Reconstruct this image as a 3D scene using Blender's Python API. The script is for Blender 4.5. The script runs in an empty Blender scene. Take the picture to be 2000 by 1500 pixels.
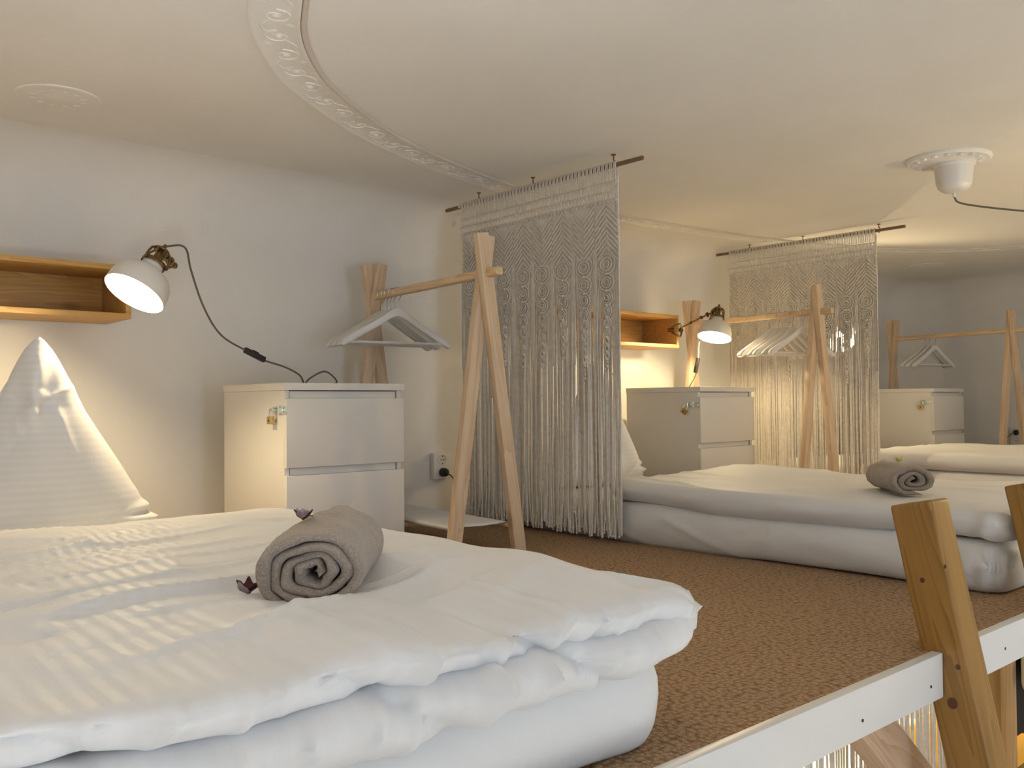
import bpy, bmesh, math, random
import numpy as np
from mathutils import Matrix, Vector
random.seed(7)
PI = math.pi
scene = bpy.context.scene
COL = scene.collection

# ------------------------------------------------------------------ camera, world, lights, exposure
F_PX, YAW, PITCH, ROLL, CAM_H = 1770.775, 0.72008, 0.020542, -0.008389, 0.48417
def cam_axes():
    f = Vector((math.sin(YAW)*math.cos(PITCH), math.cos(YAW)*math.cos(PITCH), math.sin(PITCH)))
    r = Vector((math.cos(YAW), -math.sin(YAW), 0)); u = r.cross(f)
    r2 = r*math.cos(ROLL)+u*math.sin(ROLL); u2 = -r*math.sin(ROLL)+u*math.cos(ROLL)
    return r2, u2, f
r_, u_, f_ = cam_axes()
cam_data = bpy.data.cameras.new('camera'); cam = bpy.data.objects.new('camera', cam_data); COL.objects.link(cam)
cam_data.sensor_width = 36.0; cam_data.lens = 36.0*F_PX/2000.0; cam_data.clip_start = 0.02
Mc = Matrix(((r_.x, u_.x, -f_.x, 0), (r_.y, u_.y, -f_.y, 0), (r_.z, u_.z, -f_.z, CAM_H), (0, 0, 0, 1)))
cam.matrix_world = Mc
scene.camera = cam
vs = scene.view_settings
vs.view_transform = 'Standard'; vs.look = 'None'; vs.gamma = 1.0; vs.use_curve_mapping = False
vs.exposure = 0.0
w = bpy.data.worlds.new('world'); scene.world = w; w.use_nodes = True
w.node_tree.nodes['Background'].inputs[0].default_value = (0.62, 0.76, 1.0, 1)
w.node_tree.nodes['Background'].inputs[1].default_value = 1.0

def lamp_point(name, loc, energy, color, radius):
    l = bpy.data.lights.new(name, 'POINT'); l.energy = energy; l.color = color; l.shadow_soft_size = radius
    o = bpy.data.objects.new(name, l); o.location = loc; COL.objects.link(o); return o
def lamp_area(name, loc, aim, sx, sy, energy, color):
    l = bpy.data.lights.new(name, 'AREA'); l.shape = 'RECTANGLE'; l.size = sx; l.size_y = sy
    l.energy = energy; l.color = color
    o = bpy.data.objects.new(name, l); o.location = loc
    o.rotation_euler = (Vector(aim)-Vector(loc)).to_track_quat('-Z', 'Y').to_euler(); COL.objects.link(o); return o
DAY = (0.55, 0.74, 1.0); WARM = (1.0, 0.775, 0.44)
E_WINDOW, E_SKY, E_LAMP, E_PENDANT, E_LOW = 84.0, 50.0, 17.0, 13.5, 120.0
ZL0 = -1.95
# daylight falls through the tall windows of the front wall, down onto the pale lower floor, and bounces up from there
l1 = lamp_area('daylight_window_left', (0.6, -4.62, 0.2), (1.2, -2.3, ZL0), 1.1, 1.9, E_WINDOW, (0.93, 0.97, 1.0))
l2 = lamp_area('daylight_window_right', (3.6, -4.62, 0.2), (3.2, -2.3, ZL0), 1.1, 1.9, E_WINDOW*0.6, (0.95, 0.97, 1.0))
for l in (l1, l2): l.data.spread = math.radians(55)
q = lamp_area('ceiling_fill', (-0.35, -0.30, 0.10), (0.20, 0.95, 1.33), .25, .25, 5.2, (1.0, 0.97, 0.97)); q.data.spread = math.radians(75)  # unseen fill light added to brighten the ceiling; no fixture stands here
lamp_area('window_skylight', (0.6, -4.60, 0.2), (0.6, 1.0, 0.2), 1.1, 1.9, E_SKY, DAY)

# ------------------------------------------------------------------ noise
def _hash(ix, iy, iz, s):
    n = (ix*374761393 + iy*668265263 + iz*2147483647 + s*974634777) & 0xffffffff
    n = ((n ^ (n >> 13))*1274126177) & 0xffffffff
    return ((n ^ (n >> 16)) & 0xffff)/32767.5-1.0
def noise(x, y, z=0.0, s=0):
    x, y, z = np.broadcast_arrays(np.asarray(x, float), np.asarray(y, float), np.asarray(z, float))
    ix, iy, iz = (np.floor(a).astype(np.int64) for a in (x, y, z))
    fx, fy, fz = x-ix, y-iy, z-iz
    sx, sy, sz = (a*a*a*(a*(a*6-15)+10) for a in (fx, fy, fz))
    r = 0
    for dx in (0, 1):
        for dy in (0, 1):
            for dz in (0, 1):
                wgt = (sx if dx else 1-sx)*(sy if dy else 1-sy)*(sz if dz else 1-sz)
                r = r+wgt*_hash(ix+dx, iy+dy, iz+dz, s)
    return r
def ridge(x, y, z=0.0, s=0, p=3.0):
    return np.clip(1-np.abs(noise(x, y, z, s))*1.35, 0, 1)**p
def sstep(a, b, x):
    t = np.clip((np.asarray(x, float)-a)/(b-a), 0, 1); return t*t*(3-2*t)

# ------------------------------------------------------------------ object helpers
WORLD = {}
def tag(o, label=None, cat=None, group=None, kind=None):
    if label: o['label'] = label
    if cat: o['category'] = cat
    if group: o['group'] = group
    if kind: o['kind'] = kind
    return o
def empty(name, loc, label, cat, group=None):
    o = bpy.data.objects.new(name, None); COL.objects.link(o); o.location = loc
    o.empty_display_size = 0.05
    WORLD[o.name] = Matrix.Translation(loc)
    return tag(o, label, cat, group)
def link(name, me, mats, parent=None, M=None):
    o = bpy.data.objects.new(name, me); COL.objects.link(o)
    if not isinstance(mats, (list, tuple)): mats = [mats]
    if not me.materials:
        for m in mats: me.materials.append(m)
    M = M.copy() if M is not None else Matrix.Identity(4)
    WORLD[o.name] = M
    if parent is not None:
        o.parent = parent; o.matrix_basis = WORLD[parent.name].inverted() @ M
    else:
        o.matrix_basis = M
    return o
def mesh_from(verts, faces, name='mesh', smooth=True):
    me = bpy.data.meshes.new(name)
    me.from_pydata([tuple(map(float, v)) for v in verts], [], [tuple(map(int, f)) for f in faces]); me.update()
    if smooth: me.polygons.foreach_set('use_smooth', [True]*len(me.polygons))
    return me
class MB:
    """collects shapes in world coordinates, then links them as one mesh object"""
    def __init__(s): s.bm = bmesh.new()
    def _xf(s, vs, M):
        if M is not None: bmesh.ops.transform(s.bm, matrix=M, verts=vs)
    def box(s, x0, x1, y0, y1, z0, z1, bev=0.0, M=None, seg=2):
        t = bmesh.new(); bmesh.ops.create_cube(t, size=1.0)
        bmesh.ops.transform(t, matrix=Matrix.Translation(((x0+x1)/2, (y0+y1)/2, (z0+z1)/2)) @ Matrix.Diagonal((x1-x0, y1-y0, z1-z0, 1)), verts=t.verts)
        if bev > 0: bmesh.ops.bevel(t, geom=t.edges[:], offset=bev, segments=seg, profile=0.6, affect='EDGES')
        if M is not None: bmesh.ops.transform(t, matrix=M, verts=t.verts)
        s._merge(t); return s
    def _merge(s, t):
        me = bpy.data.meshes.new('tmp'); t.to_mesh(me); t.free(); s.bm.from_mesh(me); bpy.data.meshes.remove(me)
    def grid(s, P, closeu=False, closev=False, capu=False):
        """P[i][j] -> points"""
        n, m = len(P), len(P[0])
        V = [[s.bm.verts.new(p) for p in row] for row in P]
        for i in range(n if closeu else n-1):
            for j in range(m if closev else m-1):
                a, b, c, d = V[i][j], V[(i+1) % n][j], V[(i+1) % n][(j+1) % m], V[i][(j+1) % m]
                try: s.bm.faces.new((a, b, c, d))
                except ValueError: pass
        if capu and closev:
            s.bm.faces.new(V[0]); s.bm.faces.new(V[-1][::-1])
        return s
    def tube(s, pts, r, n=6, cap=True, closed=False):
        pts = [Vector(p) for p in pts]; rows = []; up = Vector((0, 0, 1)); k = len(pts); prev = None
        for i, p in enumerate(pts):
            a = pts[(i-1) % k] if (closed or i > 0) else pts[i]
            b = pts[(i+1) % k] if (closed or i < k-1) else pts[i]
            t = (b-a).normalized()
            if prev is None:
                ref = up if abs(t.dot(up)) < 0.9 else Vector((1, 0, 0)); x = t.cross(ref).normalized()
            else:
                x = (prev-t*prev.dot(t)).normalized()
            prev = x; y = t.cross(x); rr = r[i] if isinstance(r, (list, tuple)) else r
            rows.append([p+x*(rr*math.cos(2*PI*j/n))+y*(rr*math.sin(2*PI*j/n)) for j in range(n)])
        s.grid(rows, closeu=closed, closev=True, capu=cap and not closed); return s
    def lathe(s, prof, n=24, M=None, cap=False):
        rows = []
        for (r, z) in prof:
            rows.append([Vector((max(r, 1e-5)*math.cos(2*PI*j/n), max(r, 1e-5)*math.sin(2*PI*j/n), z)) for j in range(n)])
        if M is not None: rows = [[M @ p for p in row] for row in rows]
        s.grid(rows, closev=True, capu=cap); return s
    def ball(s, c, r, n=8):
        c = Vector(c); rr = r if isinstance(r, (tuple, list)) else (r, r, r); t = bmesh.new()
        bmesh.ops.create_uvsphere(t, u_segments=n, v_segments=max(4, n//2+1), radius=1.0)
        bmesh.ops.transform(t, matrix=Matrix.Translation(c) @ Matrix.Diagonal((rr[0], rr[1], rr[2], 1)), verts=t.verts)
        s._merge(t); return s
    def prism(s, pts, axis, a, b):
        """closed outline of (p,q) extruded along axis from a to b"""
        def mk(p, q, t): return {'x': (t, p, q), 'y': (p, t, q), 'z': (p, q, t)}[axis]
        A = [s.bm.verts.new(mk(p, q, a)) for p, q in pts]; B = [s.bm.verts.new(mk(p, q, b)) for p, q in pts]
        n = len(pts); s.bm.faces.new(A); s.bm.faces.new(B[::-1])
        for i in range(n): s.bm.faces.new((A[i], B[i], B[(i+1) % n], A[(i+1) % n]))
        return s
    def build(s, name, mats, parent=None, M=None, smooth=True, world=True, auto=35, mesh_only=False):
        """world=True: shape is in world coordinates and gets moved into the frame M / the parent's frame"""
        bmesh.ops.recalc_face_normals(s.bm, faces=s.bm.faces[:])
        if M is None: M = WORLD[parent.name].copy() if parent is not None else Matrix.Identity(4)
        if world: bmesh.ops.transform(s.bm, matrix=M.inverted(), verts=s.bm.verts)
        if smooth:
            lim = math.radians(auto)
            for f in s.bm.faces: f.smooth = True
            for e in s.bm.edges:
                if len(e.link_faces) == 2 and e.calc_face_angle(0) > lim: e.smooth = False
        me = bpy.data.meshes.new(name); s.bm.to_mesh(me); s.bm.free()
        if mesh_only: return me
        return link(name, me, mats, parent, M)
def bar_matrix(a, b, roll_axis=Vector((1, 0, 0))):
    """local z runs a->b, local x near roll_axis"""
    a, b = Vector(a), Vector(b); z = (b-a).normalized(); x = (roll_axis-z*roll_axis.dot(z)).normalized(); y = z.cross(x)
    M = Matrix(((x.x, y.x, z.x, a.x), (x.y, y.y, z.y, a.y), (x.z, y.z, z.z, a.z), (0, 0, 0, 1)))
    return M, (b-a).length
def copy_tree(o, parent=None, offset=Vector((0, 0, 0))):
    c = o.copy(); COL.objects.link(c)
    if parent is not None: c.parent = parent
    else: c.location = c.location+offset
    for ch in list(o.children): copy_tree(ch, c)
    return c
def spline(pts, n=8, closed=False):
    P = [Vector(p) for p in pts]; out = []; k = len(P)
    for i in range(k if closed else k-1):
        p1, p2 = P[i], P[(i+1) % k]
        p0 = P[(i-1) % k] if (closed or i > 0) else p1*2-p2
        p3 = P[(i+2) % k] if (closed or i < k-2) else p2*2-p1
        for j in range(n):
            t = j/n
            out.append(0.5*((2*p1)+(-p0+p2)*t+(2*p0-5*p1+4*p2-p3)*t*t+(-p0+3*p1-3*p2+p3)*t**3))
    if not closed: out.append(P[-1])
    return out

# ------------------------------------------------------------------ materials
def new_mat(name):
    m = bpy.data.materials.new(name); m.use_nodes = True; nt = m.node_tree
    return m, nt, nt.nodes['Principled BSDF']
def N(nt, t, **k):
    n = nt.nodes.new(t)
    for a, b in k.items():
        if a.startswith('i_'):
            key = a[2:]; n.inputs[int(key) if key.isdigit() else key.replace('_', ' ')].default_value = b
        else: setattr(n, a, b)
    return n
def ramp(nt, stops, interp='LINEAR'):
    r = nt.nodes.new('ShaderNodeValToRGB'); cr = r.color_ramp; cr.interpolation = interp
    while len(cr.elements) < len(stops): cr.elements.new(0.5)
    for e, (p, c) in zip(cr.elements, stops): e.position = p; e.color = (*c, 1) if len(c) == 3 else c
    return r
def coords(nt, scale=(1, 1, 1), rot=(0, 0, 0), kind='Object'):
    tc = N(nt, 'ShaderNodeTexCoord'); mp = N(nt, 'ShaderNodeMapping'); mp.inputs['Scale'].default_value = scale
    mp.inputs['Rotation'].default_value = rot
    nt.links.new(tc.outputs[kind], mp.inputs[0]); return mp
def simple(name, col, rough=0.5, metal=0.0, bump=None, var=0.0, vscale=6.0, **kw):
    m, nt, b = new_mat(name); L = nt.links.new
    b.inputs['Base Color'].default_value = (*col, 1); b.inputs['Roughness'].default_value = rough; b.inputs['Metallic'].default_value = metal
    for k, v in kw.items(): b.inputs[k.replace('_', ' ')].default_value = v
    if var > 0:
        mp = coords(nt); n = N(nt, 'ShaderNodeTexNoise', i_Scale=vscale, i_Detail=4.0); L(mp.outputs[0], n.inputs['Vector'])
        r = ramp(nt, [(0.3, tuple(c*(1-var) for c in col)), (0.7, tuple(min(1, c*(1+var*0.5)) for c in col))])
        L(n.outputs['Fac'], r.inputs[0]); L(r.outputs[0], b.inputs['Base Color'])
    if bump:
        mp = coords(nt); n = N(nt, 'ShaderNodeTexNoise', i_Scale=bump[0], i_Detail=3.0); L(mp.outputs[0], n.inputs['Vector'])
        bp = N(nt, 'ShaderNodeBump', i_Strength=bump[1], i_Distance=bump[2]); L(n.outputs['Fac'], bp.inputs['Height']); L(bp.outputs[0], b.inputs['Normal'])
    return m
def wood(name, light, dark, axis='z', knots=0.5, rough=0.5, ring=1.0):
    m, nt, b = new_mat(name); L = nt.links.new
    sc = {'z': (16, 16, 1.3), 'x': (1.3, 16, 16), 'y': (16, 1.3, 16)}[axis]
    sc = tuple(s*ring for s in sc)
    mp = coords(nt, sc); oi = N(nt, 'ShaderNodeObjectInfo')
    add = N(nt, 'ShaderNodeVectorMath', operation='ADD'); mul = N(nt, 'ShaderNodeMath', operation='MULTIPLY', i_1=37.0)
    L(oi.outputs['Random'], mul.inputs[0]); L(mp.outputs[0], add.inputs[0]); L(mul.outputs[0], add.inputs[1])
    n1 = N(nt, 'ShaderNodeTexNoise', i_Scale=1.0, i_Detail=2.0, i_Distortion=0.6); L(add.outputs[0], n1.inputs['Vector'])
    mm = N(nt, 'ShaderNodeMath', operation='MULTIPLY', i_1=9.0); L(n1.outputs['Fac'], mm.inputs[0])
    fr = N(nt, 'ShaderNodeMath', operation='FRACT'); L(mm.outputs[0], fr.inputs[0])
    n2 = N(nt, 'ShaderNodeTexNoise', i_Scale=6.0, i_Detail=4.0); L(add.outputs[0], n2.inputs['Vector'])
    mx = N(nt, 'ShaderNodeMath', operation='MULTIPLY_ADD', i_1=0.55); L(fr.outputs[0], mx.inputs[0])
    m3 = N(nt, 'ShaderNodeMath', operation='MULTIPLY', i_1=0.55); L(n2.outputs['Fac'], m3.inputs[0]); L(m3.outputs[0], mx.inputs[2])
    mid = tuple((a*0.65+c*0.35) for a, c in zip(light, dark))
    r = ramp(nt, [(0.15, light), (0.55, mid), (0.95, dark)]); L(mx.outputs[0], r.inputs[0])
    # knots
    ks = {'z': (7, 7, 3.2), 'x': (3.2, 7, 7), 'y': (7, 3.2, 7)}[axis]
    mk = coords(nt, ks); ak = N(nt, 'ShaderNodeVectorMath', operation='ADD'); L(mk.outputs[0], ak.inputs[0]); L(mul.outputs[0], ak.inputs[1])
    vo = N(nt, 'ShaderNodeTexVoronoi', i_Scale=1.0); L(ak.outputs[0], vo.inputs['Vector'])
    kr = ramp(nt, [(0.05, (1, 1, 1)), (0.13, (0, 0, 0))]); L(vo.outputs['Distance'], kr.inputs[0])
    km = N(nt, 'ShaderNodeMath', operation='MULTIPLY', i_1=knots); L(kr.outputs[0], km.inputs[0])
    mix = N(nt, 'ShaderNodeMixRGB'); L(km.outputs[0], mix.inputs[0]); L(r.outputs[0], mix.inputs[1]); mix.inputs[2].default_value = (dark[0]*0.35, dark[1]*0.28, dark[2]*0.25, 1)
    L(mix.outputs[0], b.inputs['Base Color']); b.inputs['Roughness'].default_value = rough
    bp = N(nt, 'ShaderNodeBump', i_Strength=0.15, i_Distance=0.001); L(mx.outputs[0], bp.inputs['Height']); L(bp.outputs[0], b.inputs['Normal'])
    return m
def linen(name, axis='x', period=0.02, col=(0.82, 0.82, 0.83), contrast=0.05):
    m, nt, b = new_mat(name); L = nt.links.new
    tc = N(nt, 'ShaderNodeTexCoord'); sp = N(nt, 'ShaderNodeSeparateXYZ'); L(tc.outputs['Object'], sp.inputs[0])
    mu = N(nt, 'ShaderNodeMath', operation='MULTIPLY', i_1=2*PI/period); L(sp.outputs[{'x': 0, 'y': 1, 'z': 2}[axis]], mu.inputs[0])
    si = N(nt, 'ShaderNodeMath', operation='SINE'); L(mu.outputs[0], si.inputs[0])
    r = ramp(nt, [(0.40, tuple(c*(1-contrast) for c in col)), (0.60, col)]); mr = N(nt, 'ShaderNodeMapRange', i_1=-1.0, i_2=1.0); L(si.outputs[0], mr.inputs[0]); L(mr.outputs[0], r.inputs[0])
    L(r.outputs[0], b.inputs['Base Color'])
    rr = N(nt, 'ShaderNodeMapRange', i_1=-0.3, i_2=0.3, i_3=0.56, i_4=0.72); L(si.outputs[0], rr.inputs[0]); L(rr.outputs[0], b.inputs['Roughness'])
    b.inputs['Sheen Weight'].default_value = 0.15; b.inputs['Specular IOR Level'].default_value = 0.35
    b.inputs['Subsurface Weight'].default_value = 0.0
    n = N(nt, 'ShaderNodeTexNoise', i_Scale=38.0, i_Detail=5.0, i_Roughness=0.6); L(tc.outputs['Object'], n.inputs['Vector'])
    ad = N(nt, 'ShaderNodeMath', operation='MULTIPLY_ADD', i_1=0.06); L(mr.outputs[0], ad.inputs[0]); L(n.outputs['Fac'], ad.inputs[2])
    bp = N(nt, 'ShaderNodeBump', i_Strength=0.5, i_Distance=0.0022); L(ad.outputs[0], bp.inputs['Height']); L(bp.outputs[0], b.inputs['Normal'])
    return m
def plaster(name, col, bump=0.25):
    m, nt, b = new_mat(name); L = nt.links.new; mp = coords(nt)
    n = N(nt, 'ShaderNodeTexNoise', i_Scale=1.6, i_Detail=5.0, i_Roughness=0.6); L(mp.outputs[0], n.inputs['Vector'])
    r = ramp(nt, [(0.35, tuple(c*0.95 for c in col)), (0.65, col)]); L(n.outputs['Fac'], r.inputs[0]); L(r.outputs[0], b.inputs['Base Color'])
    n2 = N(nt, 'ShaderNodeTexNoise', i_Scale=55.0, i_Detail=4.0); L(mp.outputs[0], n2.inputs['Vector'])
    n3 = N(nt, 'ShaderNodeTexNoise', i_Scale=7.0, i_Detail=4.0); L(mp.outputs[0], n3.inputs['Vector'])
    a = N(nt, 'ShaderNodeMath', operation='MULTIPLY_ADD', i_1=4.0); L(n3.outputs['Fac'], a.inputs[0]); L(n2.outputs['Fac'], a.inputs[2])
    bp = N(nt, 'ShaderNodeBump', i_Strength=bump, i_Distance=0.0025); L(a.outputs[0], bp.inputs['Height']); L(bp.outputs[0], b.inputs['Normal'])
    b.inputs['Roughness'].default_value = 0.85; return m
def carpet_mat():
    m, nt, b = new_mat('brown_loop_carpet'); L = nt.links.new
    mp = coords(nt, (1, 1, 1)); 
    nz = N(nt, 'ShaderNodeTexNoise', i_Scale=30.0, i_Detail=2.0); L(mp.outputs[0], nz.inputs['Vector'])
    vm = N(nt, 'ShaderNodeVectorMath', operation='SCALE'); vm.inputs['Scale'].default_value = 0.006; L(nz.outputs['Color'], vm.inputs[0])
    ad = N(nt, 'ShaderNodeVectorMath', operation='ADD'); L(mp.outputs[0], ad.inputs[0]); L(vm.outputs[0], ad.inputs[1])
    m2 = N(nt, 'ShaderNodeMapping'); m2.inputs['Scale'].default_value = (98, 82, 10); L(ad.outputs[0], m2.inputs[0])
    vo = N(nt, 'ShaderNodeTexVoronoi', i_Scale=1.0, i_Randomness=0.7); vo.voronoi_dimensions = '2D'; L(m2.outputs[0], vo.inputs['Vector'])
    r = ramp(nt, [(0.0, (0.60, 0.42, 0.265)), (0.40, (0.45, 0.30, 0.18)), (0.85, (0.24, 0.15, 0.08))]); L(vo.outputs['Distance'], r.inputs[0])
    n = N(nt, 'ShaderNodeTexNoise', i_Scale=260.0, i_Detail=3.0); L(mp.outputs[0], n.inputs['Vector'])
    r2 = ramp(nt, [(0.3, (0.62, 0.62, 0.62)), (0.7, (1.15, 1.12, 1.1))]); L(n.outputs['Fac'], r2.inputs[0])
    mx = N(nt, 'ShaderNodeMixRGB', blend_type='MULTIPLY'); mx.inputs[0].default_value = 1.0; L(r.outputs[0], mx.inputs[1]); L(r2.outputs[0], mx.inputs[2]); L(mx.outputs[0], b.inputs['Base Color'])
    sb = N(nt, 'ShaderNodeMath', operation='MULTIPLY_ADD', i_1=-1.0); L(vo.outputs['Distance'], sb.inputs[0])
    ml = N(nt, 'ShaderNodeMath', operation='MULTIPLY', i_1=0.5); L(n.outputs['Fac'], ml.inputs[0]); L(ml.outputs[0], sb.inputs[2])
    bp = N(nt, 'ShaderNodeBump', i_Strength=0.9, i_Distance=0.005); L(sb.outputs[0], bp.inputs['Height']); L(bp.outputs[0], b.inputs['Normal'])
    b.inputs['Roughness'].default_value = 0.95; b.inputs['Specular IOR Level'].default_value = 0.15; return m
def emit(name, col, s):
    m, nt, b = new_mat(name); b.inputs['Base Color'].default_value = (*col, 1)
    b.inputs['Emission Color'].default_value = (*col, 1); b.inputs['Emission Strength'].default_value = s; return m
def towel_mat():
    m, nt, b = new_mat('taupe_terry'); L = nt.links.new; mp = coords(nt)
    n = N(nt, 'ShaderNodeTexNoise', i_Scale=420.0, i_Detail=3.0); L(mp.outputs[0], n.inputs['Vector'])
    r = ramp(nt, [(0.3, (0.25, 0.205, 0.165)), (0.7, (0.42, 0.355, 0.30))]); L(n.outputs['Fac'], r.inputs[0]); L(r.outputs[0], b.inputs['Base Color'])
    bp = N(nt, 'ShaderNodeBump', i_Strength=1.0, i_Distance=0.0016); L(n.outputs['Fac'], bp.inputs['Height']); L(bp.outputs[0], b.inputs['Normal'])
    b.inputs['Roughness'].default_value = 0.95; b.inputs['Sheen Weight'].default_value = 0.3; return m
M_wall = plaster('white_plaster', (0.83, 0.81, 0.77))
M_ceil = M_wall
M_mold = plaster('moulding_plaster', (0.84, 0.825, 0.79), 0.12)
M_rim = simple('moulding_rim_taupe', (0.64, 0.57, 0.50), 0.7)  # taupe rim, browner and darker than the band
M_carpet = carpet_mat()
M_white = simple('white_foil_furniture', (0.80, 0.775, 0.73), 0.42, var=0.02, vscale=3)
M_fascia = simple('white_lacquered_board', (0.76, 0.76, 0.755), 0.35)
M_duvet = linen('white_satin_stripe_linen', 'x', 0.022, col=(0.76, 0.765, 0.775), contrast=0.015)
M_duvet_y = linen('white_satin_stripe_pillow', 'z', 0.017, contrast=0.035)
M_sheet = linen('white_cotton_sheet', 'x', 0.02, col=(0.77, 0.775, 0.78), contrast=0.0)
M_pine = wood('pale_pine', (0.76, 0.60, 0.42), (0.60, 0.41, 0.25), 'z', 0.45)
M_pine_y = wood('pale_pine_rail', (0.76, 0.59, 0.38), (0.58, 0.38, 0.20), 'z', 0.4)
M_honey = wood('honey_pine_shelf', (0.66, 0.40, 0.13), (0.46, 0.25, 0.07), 'x', 0.35)
M_amber = wood('varnished_amber_pine', (0.52, 0.31, 0.10), (0.30, 0.15, 0.04), 'z', 0.9, 0.38, ring=0.7)
M_pinkp = wood('raw_pinkish_pine', (0.62, 0.44, 0.30), (0.44, 0.27, 0.16), 'z', 0.5)
M_hanger = simple('white_painted_wood', (0.78, 0.77, 0.75), 0.45)
M_chrome = simple('chrome', (0.75, 0.76, 0.76), 0.18, 1.0)
M_zinc = simple('galvanised_steel', (0.70, 0.78, 0.80), 0.25, 1.0)
M_brass = simple('brass', (0.60, 0.42, 0.16), 0.32, 1.0)
M_abrass = simple('antique_brass', (0.20, 0.13, 0.06), 0.38, 1.0)
M_shade = simple('cream_enamel', (0.74, 0.71, 0.66), 0.35)
M_cord = simple('grey_textile_cord', (0.13, 0.11, 0.09), 0.8)
M_black = simple('black_plastic', (0.012, 0.012, 0.013), 0.4)
M_macrame = simple('natural_cotton_rope', (0.80, 0.75, 0.67), 0.95, bump=(900, 0.6, 0.001), var=0.12, vscale=60)
M_rod = simple('brown_dowel', (0.22, 0.13, 0.08), 0.6)
M_plastic = simple('white_plastic', (0.78, 0.76, 0.72), 0.35)
M_towel = towel_mat()
M_bulb = emit('lit_bulb', (1.0, 0.80, 0.52), 30.0)
M_petal = simple('dried_petal_mauve', (0.42, 0.33, 0.38), 0.8, var=0.3, vscale=60)
M_dark = simple('dried_petal_dark_red', (0.07, 0.014, 0.014), 0.7)
M_leafg = simple('dried_leaf_green', (0.14, 0.17, 0.08), 0.8)
M_yellow = simple('pale_yellow_petal', (0.72, 0.66, 0.22), 0.7)
M_yel2 = simple('yellow_fabric', (0.75, 0.42, 0.04), 0.8)
M_coat = simple('black_wool', (0.012, 0.012, 0.014), 0.9)
M_cream = simple('cream_knit', (0.62, 0.58, 0.48), 0.9)
M_glass = simple('window_glass', (1, 1, 1), 0.02, Transmission_Weight=1.0)
M_lowfl = wood('lower_wood_floor', (0.60, 0.57, 0.52), (0.50, 0.47, 0.42), 'x', 0.1)

# ------------------------------------------------------------------ room shell
X0, X1, YF, YW, ZC, ZL = -0.5, 6.7, -4.5, 3.17, 1.33, -1.95
CR, CV = 0.30, 0.20         # rounded corner radius, cove radius
def shell_strip(name, path, mat):
    """path: list of (x, y, nx, ny) with n pointing into the room"""
    prof = [(0, ZL)]+[(0, z) for z in (-1.0, -0.2, 0.0, 0.4, 0.8)]
    for k in range(9):
        a = k/8*PI/2; prof.append((CV-CV*math.cos(a), ZC-CV+CV*math.sin(a)))
    rows = [[(x+nx*d, y+ny*d, z) for d, z in prof] for x, y, nx, ny in path]
    mb = MB(); mb.grid(rows); o = mb.build(name, mat, auto=60)
    return tag(o, kind='structure')
def arc(cx, cy, a0, a1, n=8):
    return [(cx+CR*math.cos(a0+(a1-a0)*k/n), cy+CR*math.sin(a0+(a1-a0)*k/n), -math.cos(a0+(a1-a0)*k/n), -math.sin(a0+(a1-a0)*k/n)) for k in range(n+1)]
shell_strip('wall_back', arc(X0+CR, YW-CR, PI, PI/2)+arc(X1-CR, YW-CR, PI/2, 0), M_wall)
shell_strip('wall_right', [(X1, YW-CR, -1, 0), (X1, YF, -1, 0)], M_wall)
shell_strip('wall_left', [(X0, YF, 1, 0), (X0, YW-CR, 1, 0)], M_wall)
tag(MB().box(X0-.05, X1+.05, YF-.25, YW+.05, ZC, ZC+.05).build('ceiling', M_ceil), kind='structure')
# front wall behind the camera with two tall window openings
fw = MB()
wins = [(0.03, 1.17), (3.03, 4.17)]; wz0, wz1 = -0.80, 1.18
xs = [X0, wins[0][0], wins[0][1], wins[1][0], wins[1][1], X1]
for i in range(5):
    if i % 2 == 0: fw.box(xs[i], xs[i+1], YF-.12, YF, ZL, ZC)
    else:
        fw.box(xs[i], xs[i+1], YF-.12, YF, ZL, wz0); fw.box(xs[i], xs[i+1], YF-.12, YF, wz1, ZC)
tag(fw.build('wall_front', M_wall), kind='structure')
for i, (a, b) in enumerate(wins):
    m = MB()
    for (p, q, s, t) in ((a, a+.05, wz0, wz1), (b-.05, b, wz0, wz1), (a, b, wz0, wz0+.05), (a, b, wz1-.05, wz1), ((a+b)/2-.025, (a+b)/2+.025, wz0, wz1)):
        m.box(p, q, YF-.09, YF-.03, s, t, .004)
    tag(m.build('window_%d' % (i+1), M_fascia), kind='structure')
tag(MB().box(X0-.05, X1+.05, YF-.25, YW+.05, ZL-.05, ZL).build('floor_lower', M_lowfl), kind='structure')
# loft platform with its carpet
EDGE = 0.785
fl = MB().box(X0, X1, EDGE, YW, -0.012, 0.0)
o = fl.build('floor', M_carpet); tag(o, kind='structure')
tag(MB().box(X0, X1, EDGE, YW, -0.075, -0.0125).build('floor_deck', M_fascia), kind='structure')
def fascia(name, a, b, screws):
    m = MB().box(a, b, EDGE-.022, EDGE-.001, -0.080, 0.004, 0.003)
    o = tag(m.build(name, M_fascia), kind='structure')
    for sx, sz in screws:
        MB().lathe([(0.0001, -.0006), (.0028, -.0006), (.0030, .0004), (.0012, .0004), (.0001, .0002)], 12, Matrix.Translation((sx, EDGE-.0225, sz)) @ Matrix.Rotation(PI/2, 4, 'X')).build('screw', M_black, o)
    return o
fascia('trim_1', X0, 1.749, [(1.696, -.049), (1.441, -.051), (1.117, -.047), (.80, -.048)])
fascia('trim_2', 1.831, X1, [(2.046, -.043), (2.6, -.045)])

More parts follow.
